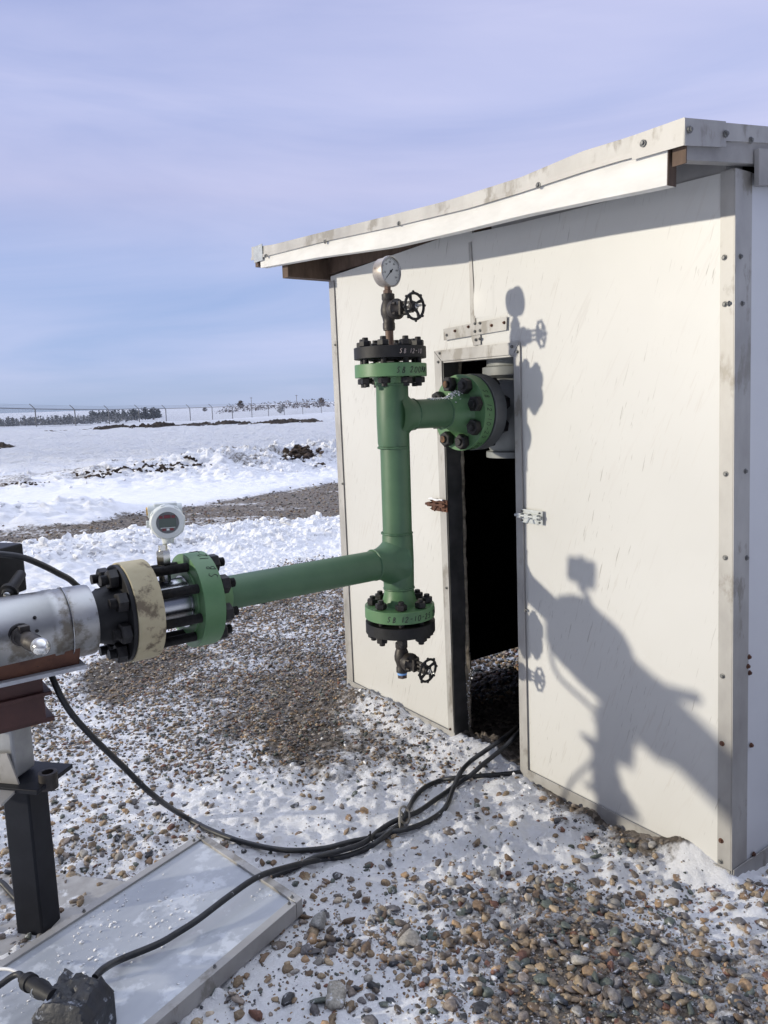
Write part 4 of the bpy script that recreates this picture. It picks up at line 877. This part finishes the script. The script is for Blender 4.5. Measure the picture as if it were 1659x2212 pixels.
for u, v, ww, hh in ((-.0195, .0185, .011, .009), (0, .0195, .020, .010), (.0185, .0185, .011, .009), (-.012, -.0215, .011, .008), (.012, -.0215, .011, .008)): m.box(tcn + ha * u + hb * v + FD * .0012, ha, hb, FD, ww, hh, .002)
m.build('keypad', redm, txh, smooth=False)
m = MB(); m.box(tcn + hb * -.0162 + FD * .0012, ha, hb, FD, .044, .0018, .002); m.box(tcn + hb * -.0215 + FD * .0018, ha, hb, FD, .008, .006, .002); m.build('key_legend', txwhite, txh, smooth=False)

# handwriting on the flange rims
def rimtext(text, o, ax, R, up_ax, ang0, h, zoff, mat, parent, flip=1, w=.0013):
    """strokes wrapped on a rim: runs round the axis starting at angle ang0 (measured from up_ax)"""
    a = nrm(up_ax); b = np.cross(nrm(ax), a); st, L = strokes(text, h, .3); m = MB()
    for s in st:
        dense = []
        for i in range(len(s) - 1):
            for k in range(4): dense.append((s[i][0] + (s[i + 1][0] - s[i][0]) * k / 4, s[i][1] + (s[i + 1][1] - s[i][1]) * k / 4))
        dense.append(s[-1]); pts = []
        for u, v in dense:
            th = ang0 + flip * u / R; pts.append(o + nrm(ax) * (zoff + flip * 0 + v) + (a * math.cos(th) + b * math.sin(th)) * (R + .0003))
        m.tube(pts, w, 5)
    return m.build('handwriting', mat, parent)
view = nrm(V(CAM[0] - R0[0], CAM[1] - R0[1], 0))
rimtext('SB 12-10-25 200MM', RZ(.807), UP, .1385, view, -.36, .021, -.044, inkm, f3)
rimtext('SB 200MM', RZ(zt), UP, .137, view, .16, .021, .012, inkm, f1)
rimtext('SB 12-10', RZ(1.757), UP, .137, view, .26, .016, .014, chalkm, f2)
# rims of the upright flanges: read with the head towards the riser
rimtext('SB 12-10-25 200MM', G(.285, bz), -E1, .155, -E2 * -1, -.95, .020, -.196, inkm, f5, flip=-1)
for ch in list(f5.children):
    if ch.name.startswith('handwriting'): bpy.data.objects.remove(ch)
def rimtext2(text, o, R, ang0, h, zoff, parent, flip):   # axis E1; angle 0 faces E2, positive towards UP
    st, L = strokes(text, h, .35); m = MB()
    for s in st:
        dense = []
        for i in range(len(s) - 1):
            for k in range(4): dense.append((s[i][0] + (s[i + 1][0] - s[i][0]) * k / 4, s[i][1] + (s[i + 1][1] - s[i][1]) * k / 4))
        dense.append(s[-1])
        m.tube([o + E1 * (zoff + v * flip) + (E2 * math.cos(ang0 - flip * u / R) + UP * math.sin(ang0 - flip * u / R)) * (R + .0003) for u, v in dense], .0010, 5)
    return m.build('handwriting', inkm, parent)
rimtext2('SB 12-10-25 200MM', G(.335, bz), .155, .62, .022, .014, f5, 1)
rimtext2('SB 12-10', G(-.866, lz), .155, .62, .028, .048, f7, -1)
# snow on the branch hub
r = np.random.default_rng(14); pp = []
for _ in range(130):
    t = .17 + .165 * r.random(); rr = PR + .003 + max(0, (t - .27)) * .5; th = r.normal(0, .30); pp.append(G(t, bz) + (UP * math.cos(th) + E2 * math.sin(th)) * rr)
o = scatter('snow_patch', np.array(pp), r.uniform(.002, .008, len(pp)), np.full((len(pp), 3), .85), ICO1, clodm, 15, flat=(.3, .6), kind=''); 
o.parent = pipes; o.location = tuple(-wloc(pipes))

# grey valve body inside the doorway
m = MB(); gv = G(.635, bz); m.lathe(gv - UP * .20, UP, [(0, .105), (.025, .105), (.03, .088), (.06, .105), (.12, .118), (.20, .122), (.26, .112), (.31, .082), (.335, .082), (.35, .118), (.385, .118), (.39, .10), (.60, .10)], 56)
m.lathe(G(.50, bz), E1, [(0, .075), (.05, .09), (.10, .11)], 48)
o = m.build('valve_body', greyp, pipes, bevel=.001); o['label'] = 'grey painted valve body behind the doorway flange'

# ------------------------------------------------------------------ pipe support
PB = onz(74, 2016, 0); PB = PB + V(.008, .02, 0)
sup = empty('pipe_support', PB, 'black square steel post with red and rusty saddle under the clad pipe', 'pipe support')
ux, uy = nrm(V(.97, -.22, 0)), nrm(V(.22, .97, 0))
post_top = .50
MB().box(PB + UP * (post_top / 2 - .03), ux, uy, UP, .092, .090, post_top + .06).build('post', blackpaint, sup, smooth=False, bevel=.006)
ptc = PB + UP * post_top
MB().box(ptc + UP * .008 + ux * .01, ux, uy, UP, .20, .17, .014).build('top_plate', blackpaint, sup, smooth=False, bevel=.002)
m = MB(); m.lathe(ptc + ux * .10 - uy * .02 - UP * .01, UP, [(0, .027), (.05, .027), (.05, .017), (0.0, .017)], 20); m.build('bolt_sleeve', castiron, sup)
m = MB(); a_ = ptc - ux * .06 - uy * .055
m.prism([a_ + UP * .015, a_ + ux * .09 + UP * .015, a_ + ux * .06 + UP * .11, a_ + ux * .0 + UP * .10], -uy * .006); m.prism([a_ - ux * .12 - UP * .01 - uy * .09, a_ + ux * .095 - UP * .01 - uy * .09, a_ + ux * .095 + UP * .005, a_ - ux * .12 + UP * .005], UP * .008); m.build('gusset', galv, sup, smooth=False)
m = MB(); pp = ptc - ux * .04 + UP * .10
m.box(pp, ux, uy, UP, .10, .09, .16); m.build('riser_tube', noise_mat('grey_steel', (.30, .31, .32), (.40, .41, .41), 12, .45, metal=.3, bump=.1), sup, smooth=False, bevel=.008)
m = MB(); m.box(pp + UP * .088 + ux * .01, E1, E2, UP, .22, .17, .014); m.build('saddle_plate', oxide, sup, smooth=False, bevel=.002)
m = MB(); zc0 = PB[2] + post_top + .10 + .095
mid_ = V(pp[0], pp[1], 0)
axc = G(-1.40, 0); axc = V(axc[0], axc[1], 0)
zb0 = lz - .125; H1 = zb0 - zc0
m.box((axc + mid_) / 2 + UP * (zc0 + H1 * .5), E1, E2, UP, .15, .12, H1 - .004); m.build('saddle_block', oxide, sup, smooth=False, bevel=.002)
m = MB(); m.box((axc + mid_) / 2 + UP * (zc0 + H1 * .55), E1, E2, UP, .19, .15, .012); m.build('saddle_plate', oxide, sup, smooth=False, bevel=.002)
m = MB()      # long shoe carrying the pipe: bottom flange, web and side lips
m.box(G(-1.59, zb0 + .006), E1, E2, UP, .72, .17, .012)
m.build('shoe_flange', noise_mat('grey_flange', (.33, .34, .36), (.42, .43, .45), 12, .6, bump=.15), sup, smooth=False, bevel=.001)
m = MB(); m.prism([G(-1.245, zb0 + .011, .062), G(-1.95, zb0 + .011, .062), G(-1.95, lz - .045, .096), G(-1.245, lz - .045, .096)], -E2 * .006); m.prism([G(-1.245, zb0 + .011, -.062), G(-1.95, zb0 + .011, -.062), G(-1.95, lz - .045, -.096), G(-1.245, lz - .045, -.096)], E2 * .006)
m.build('shoe_web', rust, sup, smooth=False)
MB().box(PB + V(-.05, .02, -.002), ux, uy, UP, .55, .50, .03).build('base_pad', concrete, sup, smooth=False, bevel=.01)

# ------------------------------------------------------------------ black box above the pipe at the left edge
bx = at(8, 1232, 2.42); box = empty('junction_box', bx - UP * .09, 'black electrical box standing behind the clad pipe at the left edge', 'junction box')
bxx = nrm(V(.96, -.28, 0)); bxy = nrm(V(.28, .96, 0))
MB().box(bx - bxx * .045, bxx, bxy, UP, .15, .12, .155).build('enclosure', blackpaint, box, smooth=False, bevel=.006)
MB().box(bx - bxx * .045 - bxy * .064, bxx, bxy, UP, .14, .006, .145).build('cover', blackpaint, box, smooth=False, bevel=.002)
m = MB(); gl = at(22, 1275, 2.28); gdr = nrm(V(.1, -.9, -.25)); m.lathe(gl, gdr, [(-.10, .016), (0, .016), (.002, .026), (.018, .026), (.02, .018), (.03, .014)], 24); m.build('cable_gland', blacksteel, box)
MB().lathe(gl + gdr * .028, gdr, [(0, .012), (.006, .009), (.008, 0)], 16).build('gland_nut', steel, box)

# ------------------------------------------------------------------ cables
def cable(name, pts, r_, label, mat=rubber, sub=8):
    m = MB(); P_ = spline(pts, sub); m.tube(P_, r_, 12); o = m.build(name, mat); tag(o, label, 'cable', 'black cables on the snow' if name == 'black_cable' else None); return o
def g_(x, y, z=.012):
    q = onz(x, y, z)
    for _ in range(3): q = onz(x, y, z + float(height(q[:1], q[1:2])[0]))
    return q
def cz(x, y, s=3.3333): return 697 + x / s, 1460 + y / s
CR = .0098
far1 = [at(-120, 1200, 2.3), at(-40, 1194, 2.28), at(0, 1197, 2.27), at(45, 1203, 2.30), at(85, 1218, 2.36), at(125, 1238, 2.44), at(158, 1258, 2.52), at(190, 1300, 2.58), at(160, 1370, 2.55), at(110, 1430, 2.42), at(118, 1475, 2.36), at(150, 1535, 2.38), at(200, 1592, 2.45), at(262, 1652, 2.58), at(330, 1717, 2.68)]
cable('black_cable', far1 + [g_(400, 1765, .03), g_(470, 1800), g_(540, 1823), g_(620, 1837), g_(697, 1833)] + [g_(*cz(x, y)) for x, y in ((200, 1195), (370, 1160), (500, 1125), (620, 1100), (750, 1050), (850, 985), (900, 920))] +
      [g_(*cz(940, 810), .028), g_(*cz(990, 700), .05), g_(*cz(1060, 620), .05), g_(*cz(1170, 540), .07), g_(*cz(1300, 450), .10), g_(*cz(1400, 370), .13), g_(*cz(1455, 325), .16), g_(*cz(1520, 270), .16)], CR, 'long black cable sagging from the clad pipe down to the snow and into the shed')
cable('black_cable', [at(205, 2112, 1.98), at(225, 2092, 2.02), g_(262, 2072, .085), g_(340, 2040, .08), g_(385, 2014, .082), g_(430, 1985, .085), g_(500, 1932, .088), g_(560, 1893, .085), g_(625, 1872, .05), g_(697, 1856, .02)] + [g_(*cz(x, y), z) for x, y, z in ((150, 1300, .012), (300, 1250, .012), (400, 1190, .014), (480, 1130, .016), (560, 1060, .02), (600, 990, .022), (630, 930, .012), (670, 865, .012), (740, 800, .012), (850, 752, .012), (950, 735, .012), (1100, 722, .010), (1250, 712, .008), (1450, 692, .006))], CR, 'black cable crossing the fallen panel from the frosted connector to the shed')
cable('black_cable', [g_(560, 1905, .006), g_(640, 1872, .012)] + [g_(*cz(x, y), z) for x, y, z in ((-50, 1305, .03), (120, 1262, .03), (250, 1222, .034), (330, 1180, .034), (400, 1120, .02), (500, 1055, .014), (620, 1005, .014), (700, 970, .014), (800, 900, .014), (900, 830, .014), (980, 770, .016), (1060, 720, .03), (1150, 640, .05), (1300, 520, .09), (1400, 420, .12), (1460, 350, .14), (1520, 300, .14))], CR, 'black cable twisted with two others, partly under frost, rising into the doorway')
cable('black_cable', [g_(-60, 1870, .05), g_(0, 1905, .03), g_(18, 1922, .02), g_(45, 1948, .015), g_(90, 1965, -.01)], CR, 'short black cable end at the left edge behind the black post')
rc = g_(*cz(588, 1000), .035); m = MB(); m.ring(rc, nrm(V(.75, -.45, .35)), .030, .0045, 32, 8); m.ring(rc + V(-.012, -.02, -.012), nrm(V(.95, -.2, .1)), .030, .0045, 32, 8); o = m.build('strap_ring', strap); tag(o, 'tan looped strap ring clasping the cable bundle on the snow', 'strap')
rc = g_(*cz(345, 1190), .022); m = MB(); m.ring(rc, nrm(V(.93, .35, 0)), .022, .0028, 28, 6); m.box(rc + UP * .028, V(1, 0, 0), V(0, 1, 0), UP, .006, .004, .022); o = m.build('cable_tie', blacksteel); tag(o, 'thin black cable tie around the three cables', 'cable tie')

# ------------------------------------------------------------------ fallen door panel
TH = .05; pz = .062
c_t = onz(436, 1797, pz + .004); c_r = onz(653, 1942, pz); wv = c_r - c_t; wv[2] = 0; PW_ = np.linalg.norm(wv); pxv = nrm(wv); pyv = V(pxv[1], -pxv[0], 0); pyv = pyv if pyv[1] < 0 else -pyv
c_l = onz(0, 2086, pz); dl = nrm(c_l - c_t); dl[2] = 0; pyv = nrm(dl * .9 + pyv * .1); PL = 1.80
pn = empty('door_panel', c_t - UP * pz, 'detached white door panel in a metal frame lying flat on the snow', 'door')
def Pp(u, v, h): return c_t + pxv * u + pyv * v + UP * (h - c_t[2] + pz)
def slab(u0, u1, v0, v1, h0, h1, name, mat, bev=.001): return MB().prism([Pp(u0, v0, h0), Pp(u1, v0, h0), Pp(u1, v1, h0), Pp(u0, v1, h0)], UP * (h1 - h0)).build(name, mat, pn, smooth=False, bevel=bev)
# the sheet, faintly ribbed along its length
m = MB(); nr = 60; vs = []; fs_ = []
for i in range(nr + 1):
    u = .024 + (PW_ - .048) * i / nr; hh = -.006 + .0005 * math.sin(i / nr * 2 * math.pi * 13)
    for v in (.028, PL - .028): vs.append(Pp(u, v, hh))
for i in range(nr): fs_.append((2 * i, 2 * i + 1, 2 * i + 3, 2 * i + 2))
m.add(vs, fs_); m.build('sheet', noise_mat('panel_sheet', (.37, .395, .43), (.44, .465, .50), 3, .33, bump=.05, bscale=8, c3=(.56, .59, .63), c3pos=.54, c3scale=9), pn)
slab(.01, PW_ - .01, .01, PL - .01, -.045, -.012, 'foam_core', foam, 0)
slab(0, .028, 0.030, PL - .036, -TH, .002, 'frame_rail', galv); slab(PW_ - .028, PW_, .030, PL - .036, -TH, .002, 'frame_rail', galv)
slab(0, PW_, 0, .028, -TH, .0035, 'frame_rail', galv); slab(0, PW_, PL - .034, PL, -TH, .0035, 'frame_rail', galv)
for u, v in ((.020, .018), (.035, .017), (PW_ - .03, .02), (PW_ - .018, .045), (PW_ - .017, .36), (PW_ - .017, .62), (PW_ - .017, .70), (.017, .05), (.017, .5), (.017, .9)): screw(Pp(u, v, .0036 if v < .034 else .0021), UP, pn, rust if v == .62 else zinc, .0035, .0055)
r = np.random.default_rng(44); nn = 2600; u = r.uniform(.04, PW_ - .04, nn); v = r.uniform(.04, 1.5, nn); k = fbm(u * 14, v * 4.5, 7, 4) > .55; u, v = u[k], v[k]
P = np.array([Pp(a, b, -.0055) for a, b in zip(u, v)]); o = scatter('snow_crumbs', P, .0008 + .007 * r.random(len(u)) ** 4, np.full((len(u), 3), .82), ICO1, clodm, 45, flat=(.25, .5), sink=.3, label='crumbs of snow lying on the fallen white panel', cat='snow')

# ------------------------------------------------------------------ frosted connector on the panel
cb = onz(165, 2230, .07); con = empty('cable_connector', V(cb[0], cb[1], .056), 'black square connector box crusted with frost on the panel corner', 'connector')
cx_, cy_ = nrm(V(.97, -.25, 0)), nrm(V(.25, .97, 0)); cc0 = V(cb[0], cb[1], .056)
frostm = noise_mat('frosted_black', (.014, .015, .018), (.04, .042, .05), 14, .5, bump=.5, bscale=50, bdist=.006, c3=(.38, .41, .47), c3pos=.60, c3scale=26)
MB().box(cc0 + UP * .045, cx_, cy_, UP, .150, .125, .09).build('connector_body', frostm, con, smooth=False, bevel=.006)
r = np.random.default_rng(77); vs = []; fs_ = []; n1 = 22
for i in range(n1):
    for j in range(n1):
        u, v = i / (n1 - 1) - .5, j / (n1 - 1) - .5; edge = min(.5 - abs(u), .5 - abs(v))
        hh = .09 + (.022 + .028 * fbm(np.array([u * 7.]), np.array([v * 7.]), 3, 4)[0] + .030 * max(0, v + .1)) * min(1, edge * 7)
        vs.append(cc0 + cx_ * u * .148 + cy_ * v * .123 + UP * hh)
for i in range(n1 - 1):
    for j in range(n1 - 1): fs_.append((i * n1 + j, (i + 1) * n1 + j, (i + 1) * n1 + j + 1, i * n1 + j + 1))
MB().add(vs, fs_).build('frost_crust', frostm, con, angle=25)
gp = at(80, 2132, 1.95); gd = nrm(at(40, 2108, 2.02) - gp); m = MB(); m.lathe(gp + gd * -.09, gd, [(0, .017), (.04, .018), (.06, .022), (.085, .022), (.09, .018), (.12, .018), (.122, .022), (.145, .022), (.15, .017), (.175, .012)], 28); m.build('plug_sleeve', blacksteel, con)
m = MB(); m.ring(gp + gd * -.01 - nrm(V(0, 1, -.3)) * .022, nrm(V(.1, -1, .6)), .0085, .0022, 20, 6); m.build('sleeve_clip', zinc, con)
cable('black_cable', [gp + gd * .08, gp + gd * .13 - UP * .004, at(-40, 2150, 2.0), at(-160, 2170, 1.9)], .0085, 'black lead leaving the frosted connector at the lower left corner')
cable('white_cord', [at(-90, 2085, 2.1), at(-20, 2092, 2.08), at(20, 2094, 2.05), at(45, 2104, 2.03)], .0045, 'thin white cord lying by the frosted connector', mat=noise_mat('white_cord', (.6, .6, .6), (.7, .7, .7), 10, .5, bump=0))

# ------------------------------------------------------------------ fence
fx = [(80, 0), (165, 1), (238, 2), (303, 3), (361, 4), (413, 5), (461, 6), (504, 7), (546, 8), (582, 9), (616, 10), (656, 11.3), (696, 12.6)]
fpos = []
for u, k in [(-115, -2), (-14, -1)] + fx + [(735, 14), (780, 16)]:
    Zk = 70 + 7.0 * k if k >= 0 else 70 + 5 * k
    q_ = at(u, 930, Zk); fpos.append(V(q_[0], q_[1], float(height(q_[:1], q_[1:2])[0])))
zg = lambda p_: max(p_[2], -.15)
fence = empty('fence', fpos[2], 'chain link security fence with slanted barbed wire arms across the snow', 'fence')
fd = nrm(V(*(fpos[8] - fpos[2])[:2], 0)); fout = V(-fd[1], fd[0], 0)
for p_ in fpos:
    m = MB(); b_ = V(p_[0], p_[1], zg(p_) - .3); m.cyl(b_, b_ + UP * 1.98, .058, 8); m.cyl(b_ + UP * 1.95, b_ + UP * 2.42 - V(.46, 0, 0), .042, 8); m.build('fence_post', fencem, fence)
m = MB(); m.tube([V(p_[0], p_[1], zg(p_) + 1.66) for p_ in fpos], .048, 6); m.build('top_rail', fencem, fence)
m = MB()
for k in range(3): m.tube([V(p_[0] - .12 - .13 * k, p_[1], zg(p_) + 1.78 + .12 * k) for p_ in fpos], .010, 4)
m.build('barbed_wire', fencem, fence)
cm, n, l, p = M('chain_link'); p.inputs['Base Color'].default_value = (.20, .21, .23, 1); p.inputs['Roughness'].default_value = .6
tc = n.new('ShaderNodeTexCoord'); mp = n.new('ShaderNodeMapping'); mp.inputs['Rotation'].default_value = (0, math.radians(45), 0); l.new(tc.outputs['Object'], mp.inputs['Vector'])
ck = n.new('ShaderNodeTexVoronoi'); ck.inputs['Scale'].default_value = 12; l.new(mp.outputs['Vector'], ck.inputs['Vector'])
mr = n.new('ShaderNodeMapRange'); mr.inputs['To Min'].default_value = .14; mr.inputs['To Max'].default_value = .48; l.new(ck.outputs['Distance'], mr.inputs['Value'])
tr = n.new('ShaderNodeBsdfTransparent'); ms = n.new('ShaderNodeMixShader'); l.new(mr.outputs['Result'], ms.inputs['Fac']); l.new(tr.outputs[0], ms.inputs[1]); l.new(p.outputs[0], ms.inputs[2]); l.new(ms.outputs[0], n['Material Output'].inputs['Surface'])
m = MB()
for a, b in zip(fpos[:-1], fpos[1:]):
    m.add([V(a[0], a[1], zg(a) - .2), V(b[0], b[1], zg(b) - .2), V(b[0], b[1], zg(b) + 1.64), V(a[0], a[1], zg(a) + 1.64)], [(0, 1, 2, 3)])
m.build('chain_link', cm, fence, smooth=False)

# ------------------------------------------------------------------ far trees, poles
def crown_mesh(P, hts, wid, dark, seed, conical=True, per=26):
    r = np.random.default_rng(seed); vs, fs, cs = [], [], []
    for (x, y_, z), h_, w2 in zip(P, hts, wid):
        for _ in range(per):
            t = r.random() ** (1.1 if conical else .8); rad = w2 * ((1 - t) if conical else math.sqrt(max(.02, 1 - (2 * t - .9) ** 2 / 1.3))) * math.sqrt(r.random()); an = r.uniform(0, 6.283)
            c = V(x + rad * math.cos(an), y_ + rad * math.sin(an), z + h_ * (.08 + .9 * t)); s = (h_ * .10) * (1.2 - .6 * t) * r.uniform(.6, 1.4); k = len(vs)
            for _j in range(4): vs.append(c + r.normal(size=3) * s * V(1, 1, .7))
            fs += [(k, k + 1, k + 2), (k, k + 2, k + 3), (k + 1, k + 3, k + 2), (k, k + 3, k + 1)]; cc_ = np.array(dark) * r.uniform(.6, 1.5); cs += [cc_] * 4
    return vs, fs, cs
def foliage(name, data, parent=None, label=None, cat=None, kind=None):
    vs, fs, cs = data; m = MB(); m.add(vs, fs); o = m.build(name, leafm, parent, smooth=False)
    ca = o.data.attributes.new('col', 'FLOAT_COLOR', 'POINT'); a = np.ones((len(cs), 4), np.float32); a[:, :3] = np.array(cs); ca.data.foreach_set('color', a.ravel()); tag(o, label, cat, kind=kind); return o
def hz(x, y_): return float(height(np.array([x]), np.array([y_]))[0])
r = np.random.default_rng(101); P, hh, ww = [], [], []
for _ in range(330):
    u = r.uniform(-140, 300) ; Zd = r.uniform(215, 330) + max(0, u) * .25; q_ = at(u, 905, Zd); P.append((q_[0], q_[1], hz(q_[0], q_[1]) - .3)); hgt = r.uniform(2.4, 3.9) * (1 if u < 220 else .85); hh.append(hgt); ww.append(hgt * .32)
foliage('tree_belt', crown_mesh(P, hh, ww, (.17, .175, .18), 102), label='long shelterbelt of frosty conifers beyond the fence at the left', cat='trees', kind='stuff')  # distance haze put into the frosty crown colour as a paler grey
P, hh, ww = [], [], []
for _ in range(120):
    u = r.uniform(190, 345); Zd = r.uniform(380, 430); q_ = at(u, 890, Zd); P.append((q_[0], q_[1], hz(q_[0], q_[1]) - .3)); hgt = r.uniform(3.5, 5.5); hh.append(hgt); ww.append(hgt * .28)
foliage('tree_belt', crown_mesh(P, hh, ww, (.085, .095, .095), 103), label='darker row of conifers at the right end of the shelterbelt', cat='trees', kind='stuff')
P, hh, ww = [], [], []
for _ in range(150):
    u = r.uniform(470, 716); Zd = r.uniform(420, 560); q_ = at(u, 870, Zd); P.append((q_[0], q_[1], hz(q_[0], q_[1]) - .3)); hgt = r.uniform(1.5, 5.5); hh.append(hgt); ww.append(hgt * .9)
foliage('brush_belt', crown_mesh(P, hh, ww, (.13, .11, .105), 104, False, 12), label='low band of bare brush along the right horizon', cat='brush', kind='stuff')
def tree(u, Zd, h_, lab, dark, conical, wdt):
    q_ = at(u, 880, Zd); z = hz(q_[0], q_[1]); t = empty('tree', (q_[0], q_[1], z), lab, 'tree', 'single trees beyond the fence')
    MB().lathe((q_[0], q_[1], z), UP, [(0, .22), (h_ * .8, .05)], 7).build('trunk', darkwood, t)
    foliage('crown', crown_mesh([(q_[0], q_[1], z + h_ * .08)], [h_], [h_ * wdt], dark, int(u), conical, 170), t)
tree(331, 330, 4.9, 'dark evergreen at the right end of the shelterbelt', (.055, .062, .06), False, .42)
tree(312, 335, 5.0, 'dark evergreen just left of the last one in the shelterbelt', (.055, .062, .06), True, .36)
tree(288, 345, 4.8, 'slim dark evergreen inside the shelterbelt skyline', (.055, .062, .06), True, .3)
tree(520, 620, 6.5, 'rounded bare tree tallest on the middle horizon', (.12, .105, .10), False, .4)
tree(695, 620, 6, 'rounded bare bush nearest the shed on the skyline', (.12, .105, .10), False, .4)
tree(442, 640, 3.5, 'small lone bush left of the horizon brush', (.13, .115, .11), False, .5)
tree(606, 240, 2.2, 'pale snowy bush behind the fence near the shed', (.30, .30, .31), False, .55)
for u, lab in ((543, 'distant utility pole above the horizon brush, left one'), (641, 'distant utility pole above the horizon brush, right one')):
    q_ = at(u, 870, 700); z = hz(q_[0], q_[1]); t = empty('utility_pole', (q_[0], q_[1], z), lab, 'utility pole')
    MB().cyl((q_[0], q_[1], z), (q_[0], q_[1], z + 10.5), .20, 6).build('pole', darkwood, t); MB().box((q_[0], q_[1], z + 9.7), V(1, 0, 0), V(0, 1, 0), UP, 2.6, .2, .22).build('crossarm', darkwood, t)
# thing meshes that rest loose take their tag from the calls above
